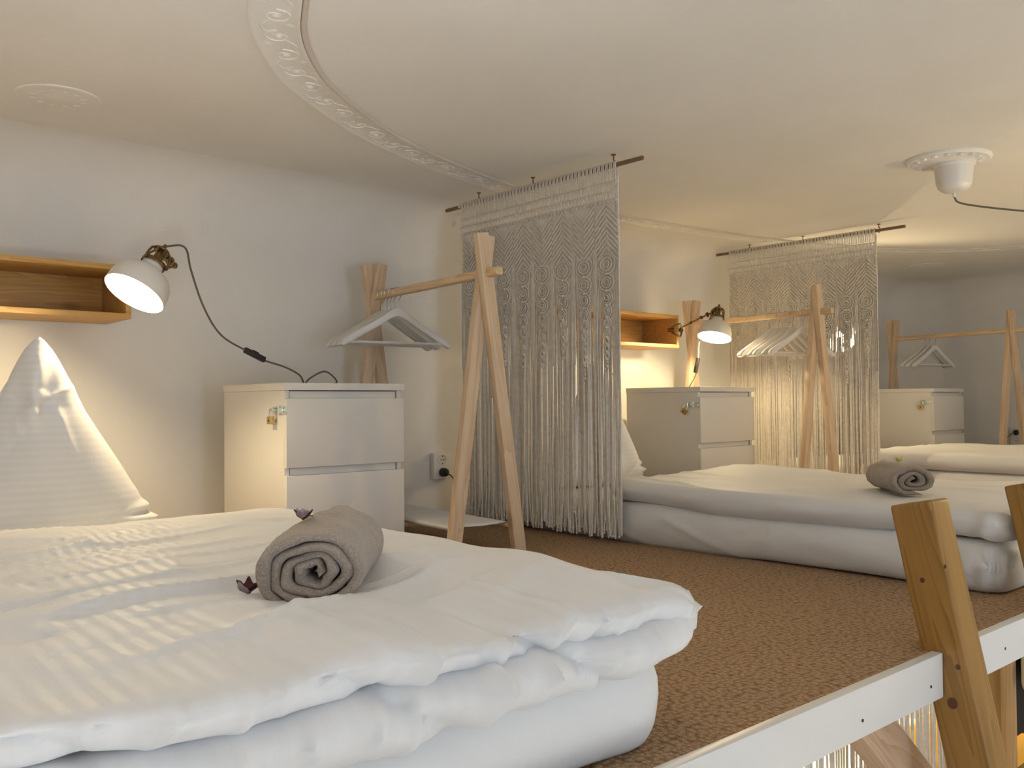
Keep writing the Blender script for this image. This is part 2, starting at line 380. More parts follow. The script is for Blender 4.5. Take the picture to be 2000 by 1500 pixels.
# ceiling moulding: a flat plaster band with rims and running scrolls
PATH = [(.64, -.6), (.64, .2), (.65, .8), (.70, 1.2), (.785, 1.52), (.888, 1.756), (.966, 1.906), (1.063, 2.038), (1.186, 2.168), (1.375, 2.313), (1.615, 2.46), (1.93, 2.595), (2.31, 2.711), (2.75, 2.79),
        (3.2, 2.825), (3.75, 2.80), (4.341, 2.71), (4.917, 2.515), (5.25, 2.32), (5.50, 2.0), (5.56, 1.5), (5.57, .9), (5.57, .2), (5.57, -.6)]
cpath = spline([(x*.986, y*.986, 0) for x, y in PATH], 10)
def band_frame():
    out = []; s = 0
    for i, p in enumerate(cpath):
        t = (cpath[min(i+1, len(cpath)-1)]-cpath[max(i-1, 0)]).normalized(); n = Vector((t.y, -t.x, 0))   # n: towards the inside
        if i: s += (p-cpath[i-1]).length
        out.append((s, p, t, n))
    return out
BF = band_frame()
def at_s(s):
    for i in range(len(BF)-1):
        if BF[i+1][0] >= s: break
    a, b = BF[i], BF[i+1]; k = min(1, max(0, (s-a[0])/max(1e-6, b[0]-a[0])))
    return a[1].lerp(b[1], k), a[2].lerp(b[2], k).normalized(), a[3].lerp(b[3], k).normalized()
prof = [(-.062, 0), (-.061, -.004), (-.056, -.006), (-.050, -.005), (-.044, -.003), (.040, -.003), (.043, -.006), (.050, -.006), (.052, 0)]
mb = MB(); mb.grid([[p+n*d+Vector((0, 0, ZC+z)) for d, z in prof] for s, p, t, n in BF])
band = tag(mb.build('trim_3', M_mold, auto=50), kind='structure')
mb = MB(); mb.tube([p+n*.058+Vector((0, 0, ZC-.0035)) for s, p, t, n in BF], .0065, 8)
mb.build('rim', M_rim, band)
mb = MB(); s = 0.02; flip = 1
while s < BF[-1][0]-.05:
    def Q(u, v, z=-.0016):
        p, t, n = at_s(min(max(s+u, 0), BF[-1][0])); return p+n*(v-.002)+Vector((0, 0, ZC+z))
    pts = []
    for k in range(26):
        a = k/25*2.6*PI; r = .035*(1-k/25*.78); pts.append(Q(.060+r*math.cos(a+PI), flip*r*math.sin(a+PI)))
    mb.tube(pts, [.0042-.0018*k/25 for k in range(26)], 5)
    mb.tube([Q(-.040+k*.016, -flip*(.030*math.sin(k/6*PI)+.004)) for k in range(7)], [.0015, .003, .0042, .0042, .0038, .003, .0015], 5)
    mb.ball(Q(.060, 0, -.003), (.009, .009, .004), 8); mb.ball(Q(-.004, flip*.030), (.012, .010, .003), 8)
    s += .112; flip = -flip
sc_o = mb.build('scroll_relief', M_mold, band); sc_o['kind'] = 'stuff'

def medallion(x, y, r, name, label):
    M = Matrix.Translation((x, y, ZC)) @ Matrix.Rotation(PI, 4, 'X')
    o = MB().lathe([(r, 0), (r*.98, .0025), (r*.92, .004), (r*.86, .003), (r*.7, .0045), (r*.45, .0035), (r*.3, .006), (r*.12, .007), (.0001, .007)], 40, M).build(name, M_mold, M=Matrix.Translation((x, y, ZC)))
    m = MB()
    for k in range(12):
        a = k/12*2*PI; m.ball((x+r*.6*math.cos(a), y+r*.6*math.sin(a), ZC-.0035), (r*.10, r*.10, .0025), 6)
    m.build('petal_relief', M_mold, o)
    return tag(o, label, 'ceiling medallion')
medallion(.698, 2.668, .108, 'ceiling_medallion', 'round white plaster medallion on the ceiling above the shelf at the left')
medallion(5.75, 2.56, .105, 'ceiling_medallion', 'faint round plaster medallion on the ceiling above the farthest dresser')

# ------------------------------------------------------------------ soft goods
def slab(x0, x1, y0, y1, zb, zt, r, crown=0.0, step=0.012, disp=None, rc=None, warp=None):
    """puffy slab with rounded rim; returns verts, faces. disp(P, Nrm, top) -> offsets along normal"""
    H = (zt-zb)/2; zc = (zt+zb)/2; rc = rc or r
    def axis(a, b):
        k = 9; e = [r*(1-math.cos(PI/2*i/k)) for i in range(k)]
        n = max(2, int((b-a-2*r)/step)); mid = list(np.linspace(a+r, b-r, n+1))
        return np.array([a+t for t in e]+mid+[b-t for t in e[::-1]])
    xs, ys = axis(x0, x1), axis(y0, y1); X, Y = np.meshgrid(xs, ys, indexing='ij')
    dx = np.minimum(X-x0, x1-X); dy = np.minimum(Y-y0, y1-Y)
    cx, cy = np.clip(rc-dx, 0, None), np.clip(rc-dy, 0, None); L = np.hypot(cx, cy)
    k = np.where((cx > 0) & (cy > 0) & (L > rc), rc/np.maximum(L, 1e-9), 1.0)
    sx = np.where(X-x0 < x1-X, 1, -1); sy = np.where(Y-y0 < y1-Y, 1, -1)
    X = X+sx*(cx-cx*k); Y = Y+sy*(cy-cy*k)
    dx = np.minimum(X-x0, x1-X); dy = np.minimum(Y-y0, y1-Y)
    cx, cy = np.clip(rc-dx, 0, None), np.clip(rc-dy, 0, None)
    d = np.clip(np.where((cx > 0) & (cy > 0), rc-np.hypot(cx, cy), np.minimum(dx, dy)), 0, None)
    h = H*np.sqrt(np.clip(1-(1-np.minimum(d/r, 1))**2, 0, 1))
    cr = crown*(1-sstep(0, .22, d))
    T = np.stack([X, Y, zc+h-cr*(h/H)], -1); B = np.stack([X, Y, zc-h-cr*0.2*(h/H)], -1)
    n, m = X.shape
    def normals(P, s):
        gu = np.gradient(P, axis=0); gv = np.gradient(P, axis=1); nn = np.cross(gu, gv)*s
        return nn/np.maximum(np.linalg.norm(nn, axis=-1, keepdims=True), 1e-9)
    NT, NB = normals(T, 1), normals(B, -1)
    rim = (h < 1e-6)
    nr = np.stack([np.where(X < x0+rc, -1, 0)*(cx > 0)+np.where(X > x1-rc, 1, 0)*(cx > 0), (np.where(Y < y0+rc, -1, 0)+np.where(Y > y1-rc, 1, 0))*(cy > 0), np.zeros_like(X)], -1).astype(float)
    wv = np.stack([cx/rc, cy/rc, np.zeros_like(cx)], -1); nr = nr*wv; nr = nr/np.maximum(np.linalg.norm(nr, axis=-1, keepdims=True), 1e-9)
    NT[rim] = nr[rim]; NB[rim] = nr[rim]
    if disp is not None:
        T2 = T+NT*disp(T, NT, True)[..., None]; B2 = B+NB*disp(B, NB, False)[..., None]
        edge = rim[..., None]; avg = (T2+B2)/2; T, B = np.where(edge, avg, T2), np.where(edge, avg, B2)
    if warp is not None: T, B = warp(T), warp(B)
    idxT = np.arange(n*m).reshape(n, m); idxB = idxT+n*m
    idxB = np.where(rim, idxT, idxB)
    V = np.concatenate([T.reshape(-1, 3), B.reshape(-1, 3)]); F = []
    a, b, c, e = idxT[:-1, :-1], idxT[1:, :-1], idxT[1:, 1:], idxT[:-1, 1:]
    F.append(np.stack([a, b, c, e], -1).reshape(-1, 4))
    a, b, c, e = idxB[:-1, :-1], idxB[1:, :-1], idxB[1:, 1:], idxB[:-1, 1:]
    F.append(np.stack([e, c, b, a], -1).reshape(-1, 4))
    F = np.concatenate(F)
    return V, F
def merge_parts(parts):
    V, F, o = [], [], 0
    for v, f in parts: V.append(v); F.append(f+o); o += len(v)
    return np.concatenate(V), np.concatenate(F)
def fast_mesh(name, V, F, mat, parent=None, M=None, base=None):
    if base is None: base = Vector((0, 0, 0))
    M = M or Matrix.Translation(base)
    V = V-np.array(M.translation)
    me = bpy.data.meshes.new(name); me.vertices.add(len(V)); me.vertices.foreach_set('co', V.astype(np.float32).ravel())
    me.loops.add(len(F)*4); me.loops.foreach_set('vertex_index', F.astype(np.int32).ravel())
    me.polygons.add(len(F)); me.polygons.foreach_set('loop_start', np.arange(0, len(F)*4, 4, dtype=np.int32)); me.polygons.foreach_set('loop_total', np.full(len(F), 4, np.int32))
    me.polygons.foreach_set('use_smooth', np.ones(len(F), bool)); me.update(calc_edges=True); me.validate()
    return link(name, me, mat, parent, M)

# ---- bed at the left (nearest)
def mat1(P, Nn, top):
    x, y, z = P[..., 0], P[..., 1], P[..., 2]
    side = 1-np.abs(Nn[..., 2])
    return 0.007*noise(x*5, y*4, z*6, 3)+side*(0.007*ridge(x*5+z*3, y*5, z*4, 4, 4)-0.005*ridge(x*4.2-z*7, y*6, z*1.5, 5, 5))
V, F = slab(0.02, 1.015, 0.815, 2.97, 0.0, 0.152, 0.045, 0.006, 0.02, mat1, 0.06)
m1 = fast_mesh('mattress', V, F, M_sheet, base=Vector((.5, 1.9, 0)))
tag(m1, 'white sheeted floor mattress of the nearest bed, under the big folded duvet', 'mattress', 'floor mattresses on the loft')
def duv1(P, Nn, top):
    x, y, z = P[..., 0], P[..., 1], P[..., 2]
    fr = 1-sstep(.80, 1.02, y); ed = sstep(.85, 1.03, x)
    side = np.clip(1-np.abs(Nn[..., 2]), 0, 1)
    o = 0.006*noise(x*3.1, y*3.1, z*2, 11)+0.0035*noise(x*8, y*8, z*5, 12)
    # drape folds running up the front faces
    k = x+0.35*(z-.2)
    o = o+fr*(0.032*ridge(k*5.5, y*.8, z*1.5, 13, 3)+0.020*ridge(k*11-z*7, y*.8, z*2, 14, 4)-0.030*ridge(k*7.5+z*10, y*.8, 5.3, 15, 6))*(.25+.75*side)
    o = o*(1-.55*ed*fr)*(1-.9*np.exp(-((np.hypot(x-1.02, y-.765))/.06)**2))
    o = o+fr*side*.012*(ridge(k*17+z*4, 0.5, z*1.2, 28, 8)-ridge(k*14-z*12, 2.5, z*1.2, 29, 9))
    # long creases over the top
    c, s = math.cos(.28), math.sin(.28); a, b = x*c+y*s, -x*s+y*c
    tp = (1-fr)*(1-side)*sstep(1.0, .86, x)
    o = o+tp*(0.0105*ridge(a*1.4, b*7.0, 0, 16, 6)+0.0060*ridge(a*3, b*15, 0, 17, 5)-0.0045*ridge(a*2.2+3, b*11+.5, 0, 18, 5))
    # pleats pulled into the corner
    cx, cy = x-1.0, y-.78; an = np.arctan2(cy, cx); rr = np.hypot(cx, cy)
    o = o+np.exp(-(rr/.14)**2)*0.004*np.sin(an*6+z*30)+ed*fr*.006*ridge(k*9, y*9, z*6, 19, 4)
    # hollow around the towel
    o = o-0.016*np.exp(-(((x-.63)/.17)**2+((y-1.11)/.17)**2))*(top)
    return o
def warpB(P):
    P = P.copy(); x, y = P[..., 0], P[..., 1]
    fr = 1-sstep(.80, 1.1, y)
    P[..., 1] = y+fr*(0.016*noise(x*4.5, 0.5, P[..., 2]*3, 21)+0.006*noise(x*12, .3, 0, 22)); tip = sstep(.88, 1.04, x)*fr
    P[..., 1] -= tip*0.006; P[..., 2] = .222+(P[..., 2]-.222)*(1+.75*tip)-tip*.020; P[..., 2] += (0.010*noise(x*6, y*2, 0, 23)+.010*ridge(x*7, .4, 0, 27, 6))*fr-0.012*tip
    P[..., 2] -= .018*sstep(1.35, 2.05, y)*sstep(.35, .0, x)*0+0
    return P
def warpA(P):
    P = P.copy(); x, y = P[..., 0], P[..., 1]; fr = 1-sstep(.80, 1.1, y)
    P[..., 1] = y+fr*(0.010*noise(x*5, 3.5, 0, 24)+0.005*noise(x*14, 7.3, 0, 25)); P[..., 2] += .005*noise(x*6, 1.0, 0, 26)*fr+0.012*fr*sstep(.85, 1.0, x)
    return P
A = slab(0.0, 1.008, .757, 2.02, .134, .214, .040, .014, .0085, duv1, .06, warpA)
B = slab(-.01, 1.022, .760, 2.03, .202, .252, .028, .016, .007, duv1, .07, warpB)
V, F = merge_parts([A, B])
d1 = fast_mesh('duvet', V, F, M_duvet, base=Vector((.5, 1.4, .142)))
tag(d1, 'white duvet folded double on the nearest bed, the rolled grey towel lying on it', 'duvet', 'folded white duvets')
def pillow(cx, cy, zb, name, label):
    prof_r = [(.0, .27), (.03, .285), (.07, .262), (.11, .237), (.19, .188), (.32, .105), (.43, .052), (.475, .028), (.497, .012), (.505, .002)]
    hs = np.array([p[0] for p in prof_r]); rw = np.array([p[1] for p in prof_r])
    nz, na = 120, 160; P = np.zeros((nz, na, 3))
    for i in range(nz):
        t = (i/(nz-1))**0.9; h = t*.505; wv = np.interp(h, hs, rw)
        th = .006+.125*(1-h/.505)**.75*(1-math.exp(-(h+.03)*30)); th = min(th, wv*1.1+.003) if h > .3 else th
        th = max(th*(1 if h < .5 else .3), .0015)
        for j in range(na):
            a = 2*PI*j/na; ca, sa = math.cos(a), math.sin(a)
            px = wv*(abs(ca)**.85)*(1 if ca > 0 else -1)
            py = th*(abs(sa)**1.15)*(1 if sa > 0 else -1)
            # a ridge leans towards the camera side on the left of the tip
            P[i, j] = (cx+px, cy+py, zb+h)
    x, y, z = P[..., 0]-cx, P[..., 1]-cy, P[..., 2]-zb
    an = np.arctan2(y, x)
    amp = sstep(.0, .06, np.minimum(.505-z, .2))
    d = .012*noise(x*5, y*5+3, z*4, 31)+.010*ridge(x*5+z*3, y*4, z*7-x*4, 32, 5)-.009*ridge(x*7-z*5, y*3, z*9, 33, 5)
    # sharp fold from near the tip running down to the left, and the tuck below it
    fold = np.exp(-((x+.015+.10*(.46-z))/.022)**2)*sstep(.26, .32, z)*sstep(.50, .42, z)
    tuck = np.exp(-(((z-.345)+.20*(x+.03))/.018)**2)*np.exp(-((x+.06)/.07)**2)
    crease = np.exp(-((x-.03-.28*(.30-z))/.012)**2)*sstep(.19, .24, z)*sstep(.40, .33, z)
    n = np.stack([np.cos(an)*.3, np.sin(an), 0*an], -1)
    front = (y < 0)
    P = P+n*((d*amp+front*(.028*fold-.022*tuck+.006*crease))[..., None])
    # gathered corner
    cr = np.exp(-(((x-.25)/.05)**2+((z-.04)/.05)**2)); P[..., 1] += cr*.008*np.sin(z*230); P[..., 0] += cr*.012*np.sin(z*160+1)
    idx = np.arange(nz*na).reshape(nz, na); r2 = np.roll(idx, -1, axis=1)
    F = np.stack([idx[:-1], r2[:-1], r2[1:], idx[1:]], -1).reshape(-1, 4)
    o = fast_mesh(name, P.reshape(-1, 3), F, M_duvet_y, base=Vector((cx, cy, zb)))
    return tag(o, label, 'pillow', 'white pillows set up on a point')
pillow(.592, 2.43, .150, 'pillow', 'white striped pillow standing up to a sharp point on the nearest bed')
pillow(2.735, 2.60, .150, 'pillow', 'white pillow edge beside the macrame curtain on the middle bed')

# ---- middle bed (beyond the near curtain)
def mat2(P, Nn, top):
    x, y, z = P[..., 0], P[..., 1], P[..., 2]; side = 1-np.abs(Nn[..., 2])
    bunch = np.exp(-((y-.93)/.06)**2)
    return 0.007*noise(x*4, y*4, z*6, 43)+side*(0.011*ridge(y*3.2+z*5, x*5, z*3, 44, 4)+0.011*ridge(y*2.8-z*9, x*6, z*3.5, 45, 5)+bunch*.008*np.sin(y*150+z*30))
V, F = slab(2.343, 3.25, .865, 2.97, 0.0, 0.140, 0.045, 0.004, 0.016, mat2, 0.07)
m2 = fast_mesh('mattress', V, F, M_sheet, base=Vector((2.75, 1.9, 0)))
tag(m2, 'white sheeted floor mattress of the middle bed, its long side facing the camera', 'mattress', 'floor mattresses on the loft')
def duv2(P, Nn, top):
    x, y, z = P[..., 0], P[..., 1], P[..., 2]; side = 1-np.abs(Nn[..., 2]); foot = 1-sstep(.86, 1.06, y)
    o = .008*noise(x*3, y*3, z*2, 51)+.003*noise(x*9, y*9, z*4, 52)+side*(.006*ridge(y*3.5, z*7, x*3, 53, 4)+.005*ridge(y*9+z*12, z*3, x*2, 59, 5))
    o = o+foot*(.010*ridge(x*12+z*9, y*9, z*5, 54, 4)+.008*ridge(x*6, y*16-z*20, 0, 55, 4)-.004)
    return o+(1-side)*.006*ridge(x*6, y*2.4, 0, 56, 5)
def warp2(P):
    P = P.copy(); x, y = P[..., 0], P[..., 1]; P[..., 0] = x+.008*noise(y*3.5, P[..., 2]*6, 1.5, 57)*(1-sstep(2.3, 2.6, x))
    P[..., 2] += .006*noise(y*3, x*2, 0, 58)+.012*sstep(1.7, 2.15, y); return P
V, F = slab(2.340, 3.27, .85, 2.18, .134, .214, .042, .006, .010, duv2, .06, warp2)
d2 = fast_mesh('duvet', V, F, M_duvet, base=Vector((2.75, 1.5, .13)))
tag(d2, 'white satin-striped duvet lying flat on the middle bed behind the wooden ladder', 'duvet', 'folded white duvets')
# ---- far bed
V, F = slab(4.36, 5.30, .95, 2.97, 0.0, .150, .045, .005, .03, mat2, .06)
tag(fast_mesh('mattress', V, F, M_sheet, base=Vector((4.8, 1.9, 0))), 'white mattress of the farthest bed at the right edge, beyond the second curtain', 'mattress', 'floor mattresses on the loft')
V, F = slab(4.34, 5.32, .93, 2.30, .140, .232, .045, .0, .02, duv2, .06)
tag(fast_mesh('duvet', V, F, M_duvet, base=Vector((4.8, 1.6, .14))), 'white duvet of the farthest bed, dimly lit behind the small rolled towel', 'duvet', 'folded white duvets')

# ---- rolled towels
def towel(center, direction, L, rx, rz, seed, label, turns=3.4):
    d = Vector(direction).normalized(); side = Vector((-d.y, d.x, 0)) if False else Vector((d.y, -d.x, 0)); C0 = Vector(center)
    M = Matrix(((side.x, d.x, 0, C0.x), (side.y, d.y, 0, C0.y), (0, 0, 1, C0.z), (0, 0, 0, 1)))   # local x=side, y=axis, z=up
    rnd = random.Random(seed); n = 260; th = 1.0/(turns+.55)
    def crv(k):
        t = k/(n-1); a = t*turns*2*PI-1.25-turns*2*PI; rad = .10+(.90-.10)*t
        rad += (.030*math.sin(a*2.3+seed)+.022*math.sin(a*5.1+seed*2)*(.5+t*.2))*(1-.6*t)+.018*math.sin(3*a+seed)+.012*math.sin(5*a+1)
        if t > .93: rad += .03*(t-.93)/.07
        return a, rad
    V, F = [], []; ny = 26
    sects = []
    for k in range(n):
        a, rad = crv(k); hw = th*.455*min(1, (k+2)/10, (n-k+1)/8)
        sects.append((a, rad, hw))
    bm = bmesh.new(); prev = None
    # thick ribbon, cross-section of 8 points rounded at both towel ends
    rows = []
    for (a, rad, hw) in sects:
        cs = []
        tt = min(1.0, max(0.0, (rad-.1)/.85))
        for (q, yy) in [(-1, .16), (-1, .0), (-.82, -.035), (-.35, -.06), (.35, -.06), (.82, -.035), (1, .0), (1, .16)]:
            cs.append((q, yy, 0))
        ring = []
        def pt(q, y):
            r = rad+q*hw; w = 1.0
            x = rx*r*math.cos(a); z = rz*r*math.sin(a)*(1.0 if math.sin(a) > 0 else .93)
            return (x, y, z)
        for q, yy, _ in cs: ring.append(pt(q, yy*rx*2+.012*(1-tt)+.004*math.sin(a*1.7+seed)+.0))
        for j in range(1, ny): ring.append(pt(1, .16*rx*2+(L-.32*rx*2)*j/ny))
        for (q, yy, _) in cs[::-1]: ring.append(pt(q, L-yy*rx*2-.012*(1-tt)))
        for j in range(ny-1, 0, -1): ring.append(pt(-1, .16*rx*2+(L-.32*rx*2)*j/ny))
        rows.append(ring)
    P = np.array(rows)
    # soft folds on the outside
    dn = .0035*noise(P[..., 0]*40, P[..., 1]*14, P[..., 2]*40, seed)+.0022*ridge(P[..., 0]*30, P[..., 1]*40, P[..., 2]*30, seed+1, 4)
    rr = np.sqrt(P[..., 0]**2+P[..., 2]**2)+1e-6; o = sstep(.5*rz, .9*rz, rr)
    P[..., 0] += P[..., 0]/rr*dn*(.4+.6*o); P[..., 2] += P[..., 2]/rr*dn*(.4+.6*o)
    bmv = [[bm.verts.new(p) for p in row] for row in P]
    k = len(bmv[0])
    for i in range(n-1):
        for j in range(k): bm.faces.new((bmv[i][j], bmv[i+1][j], bmv[i+1][(j+1) % k], bmv[i][(j+1) % k]))
    bm.faces.new(bmv[0][::-1]); bm.faces.new(bmv[-1])
    bmesh.ops.recalc_face_normals(bm, faces=bm.faces[:])
    for f in bm.faces: f.smooth = True
    me = bpy.data.meshes.new('rolled_towel'); bm.to_mesh(me); bm.free()
    o = link('rolled_towel', me, M_towel, None, M)
    return tag(o, label, 'towel', 'rolled grey-brown towels')
towel((.550, 1.000, .2770), (.62, .78, 0), .265, .0740, .0560, 5, 'big rolled taupe towel lying on the nearest bed, its spiral end facing the camera', 3.9)
t2c = (2.487, 1.155, .259)
towel(t2c, (.73, .68, 0), .24, .067, .044, 9, 'small rolled taupe towel on the middle bed, behind the ladder', 2.6)

def flower(c, petals, mat, mat2, size, name, label, seed, heart=None):
    rnd = random.Random(seed); e = empty(name, c, label, 'flower')
    for k in range(petals):
        a = k/petals*2*PI+rnd.uniform(-.3, .3); m = MB(); rows = []
        for i in range(6):
            t = i/5; wd = size*.42*math.sin(PI*min(1, t*.85+.12)); up = size*(.25*t+.55*t*t*rnd.uniform(.6, 1.2)); out = size*t*.8
            row = []
            for j in (-1, -.3, .3, 1):
                x = out*math.cos(a)-wd*j*math.sin(a); y = out*math.sin(a)+wd*j*math.cos(a)
                row.append((c[0]+x, c[1]+y, c[2]+up+abs(j)*size*.12))
            rows.append(row)
        m.grid(rows); o = m.build('petal', mat if k % 3 else mat2, e)
        sm = o.modifiers.new('thick', 'SOLIDIFY'); sm.thickness = size*.05
    MB().ball((c[0], c[1], c[2]+size*.15), size*.2, 8).build('flower_heart', heart or mat2, e)
    MB().tube([(c[0], c[1], c[2]+size*.1), (c[0]+size*.8, c[1]+size*.5, c[2]+size*.25), (c[0]+size*1.3, c[1]+size*.7, c[2]+size*.12)], size*.05, 6).build('stem', M_leafg, e)
    return e
flower((.603, 1.122, .327), 7, M_petal, M_dark, .016, 'dried_flower', 'small dried mauve flower on top of the big rolled towel', 3, M_leafg)
flower((.506, 1.085, .246), 5, M_dark, M_petal, .020, 'dried_flower', 'dark red dried petals poking out left of the big rolled towel', 8)
flower((2.553, 1.228, .303), 6, M_yellow, M_yellow, .018, 'yellow_flower', 'little pale yellow flower on top of the small towel', 4)

# ------------------------------------------------------------------ dressers
def dresser(x, y, label, mats=None, w=.431, d=.4475, H=.55):
    e = empty('dresser', (x+w/2, y+d/2, 0), label, 'dresser', 'white two-drawer dressers')
    m = MB(); m.box(x+.004, x+.020, y+.016, y+d, 0, .5270, .001); m.box(x+w-.020, x+w-.004, y+.016, y+d, 0, .5270, .001); m.box(x+.018, x+w-.018, y+d-.012, y+d-.002, 0, .525)
    m.box(x+.018, x+w-.018, y+.050, y+d-.01, 0.02, .035); m.box(x+.018, x+w-.018, y+.06, y+.075, 0, .05)
    m.build('carcass', M_white, e)
    MB().box(x, x+w, y, y+d, .5275, H, .0012).build('top_panel', M_white, e)
    for za, zb_ in ((.2920, .5020), (.0500, .2680)):
        dr = MB().box(x+.003, x+w-.003, y, y+.017, za, zb_, .0012)
        dr.build('drawer_front', M_white, e)
        MB().box(x+.024, x+w-.024, y+.020, y+.032, zb_-.030, zb_+.0225, .001).build('drawer_grip_rail', M_white, e)
        MB().box(x+.026, x+w-.026, y+.034, y+d-.04, za+.012, zb_-.05, .001).build('drawer_box', M_white, e)
    # hasp on the side, folding over onto the edge of the drawer front
    hz = .468
    h = MB(); h.box(x-.0012, x+.0035, y-.0002, y+.040, hz-.012, hz+.012, .0006)
    h.box(x-.0045, x-.001, y+.010, y+.058, hz-.0085, hz+.0085, .0012); h.box(x-.001, x+.0038, y+.055, y+.072, hz-.010, hz+.010, .0006)
    h.tube([(x-.003, y+.040, hz-.013), (x-.003, y+.040, hz+.013)], .0032, 8)
    for q in (.008, .020, .066): h.ball((x-.004, y+q, hz+.006), .0024, 6); h.ball((x-.004, y+q, hz-.006), .0024, 6)
    h.tube([(x-.001, y+.062, hz-.006), (x-.013, y+.062, hz-.006), (x-.013, y+.062, hz+.006), (x-.001, y+.062, hz+.006)], .0020, 6)
    h.build('hasp', M_zinc, e)
    return e
def padlock(x, y, z, tilt, label):
    e = empty('padlock', (x, y, z), label, 'padlock', 'brass padlocks on the dressers')
    M = Matrix.Translation((x, y, z)) @ Matrix.Rotation(tilt, 4, 'X')
    b = MB(); b.box(-.0065, .0065, -.014, .014, -.040, -.016, .002, M); b.build('padlock_body', M_brass, e)
    pts = [(0, -.0085, -.018), (0, -.0085, -.002)]+[(0, -.0085*math.cos(a*PI/8), -.002+.0085*math.sin(a*PI/8)) for a in range(1, 8)]+[(0, .0085, -.002), (0, .0085, -.018)]
    MB().tube([M @ Vector(p) for p in pts], .0022, 8).build('shackle', M_chrome, e)
    MB().box(-.0072, -.0060, -.004, .004, -.033, -.025, .0003, M).build('keyhole_plate', M_abrass, e)
    return e
D = [(1.285, 2.498), (3.369, 2.542), (5.536, 2.443)]
dl = ['white two-drawer dresser beside the nearest bed, the lamp cord drooping onto its top', 'white two-drawer dresser between the two macrame curtains', 'white dresser in the dim far corner, right of the second curtain']
for (x, y), lb in zip(D, dl): dresser(x, y, lb)
padlock(1.273, 2.571, .464, 0, 'brass padlock hanging straight from the hasp of the nearest dresser')
padlock(3.357, 2.611, .462, .5, 'brass padlock hanging askew from the hasp of the middle dresser')
padlock(5.524, 2.513, .464, .1, 'small dark brass padlock on the farthest dresser')

# ------------------------------------------------------------------ clothes racks and hangers
def rack(near, far, label, top=1.022, shelf=True):
    n, f = Vector((near[0], near[1], 0)), Vector((far[0], far[1], 0)); e = empty('clothes_rack', (n+f)/2, label, 'clothes rack', 'pine A-frame clothes racks')
    d = (f-n).normalized(); s = Vector((d.y, -d.x, 0))     # s: to the right
    zc = .878
    for c, sg in ((n, -1), (f, 1)):
        for side in (1, -1):
            off = d*(sg*(.0145 if side > 0 else -.0145))
            foot = c+s*(side*.118)+off; k = (top-zc)/zc; head = c-s*(side*.118*k*1.2)+off+Vector((0, 0, top))
            M, L = bar_matrix(foot, head, s)
            m = MB(); m.box(-.0215, .0215, -.0135, .0135, 0, L, .002)
            # cut the foot level with the floor
            for v in m.bm.verts:
                if v.co.z < .01: v.co.z = v.co.z-(v.co.x*(M.col[0][2])+v.co.y*M.col[1][2])/M.col[2][2]*1.0
            o = m.build('leg', M_pine, e, M, world=False)
    a = n-d*.085+Vector((0, 0, zc+.018)); b = f+d*.045+Vector((0, 0, zc+.018))
    M, L = bar_matrix(a, b, s); m = MB(); m.box(-.0135, .0135, -.0135, .0135, 0, L, .006, seg=3); m.build('rail', M_pine_y, e, M, world=False)
    if shelf:
        zs = .085; hw = .118*(1-zs/zc)-.012
        rows = []
        for (o_, z_) in [(-hw-.010, -.004), (-hw-.012, .004), (-hw-.006, .012), (-hw+.004, .0125), (-hw*.5, .010), (0, .009), (hw*.5, .010), (hw-.004, .0125), (hw+.006, .012), (hw+.012, .004), (hw+.010, -.004)]:
            rows.append((o_, zs+z_))
        P = [[c+s*o_+Vector((0, 0, z_)) for o_, z_ in rows] for c in [n+d*.022+(f-n-d*.044)*(i/12) for i in range(13)]]
        o = MB().grid(P).build('fabric_shelf', M_sheet, e); sm = o.modifiers.new('thick', 'SOLIDIFY'); sm.thickness = .002
        for q in (-1, 1):
            a_, b_ = n+s*(q*hw)+Vector((0, 0, zs+.002)), f+s*(q*hw)+Vector((0, 0, zs+.002))
            M, L = bar_matrix(a_, b_, s); MB().lathe([(.0075, 0), (.0075, L)], 10, cap=True).build('shelf_dowel', M_pine_y, e, M, world=False)
    return n, f, d, s, zc+.018
R1 = rack((1.838, 2.225), (1.905, 2.975), 'pine A-frame clothes rack beside the nearest dresser, in front of the first macrame curtain')
R2 = rack((3.868, 2.242), (3.925, 3.010), 'pine A-frame clothes rack behind the middle dresser, in front of the second macrame curtain')
R3 = rack((5.900, 2.130), (6.030, 2.930), 'pine clothes rack at the far right, behind the farthest dresser')
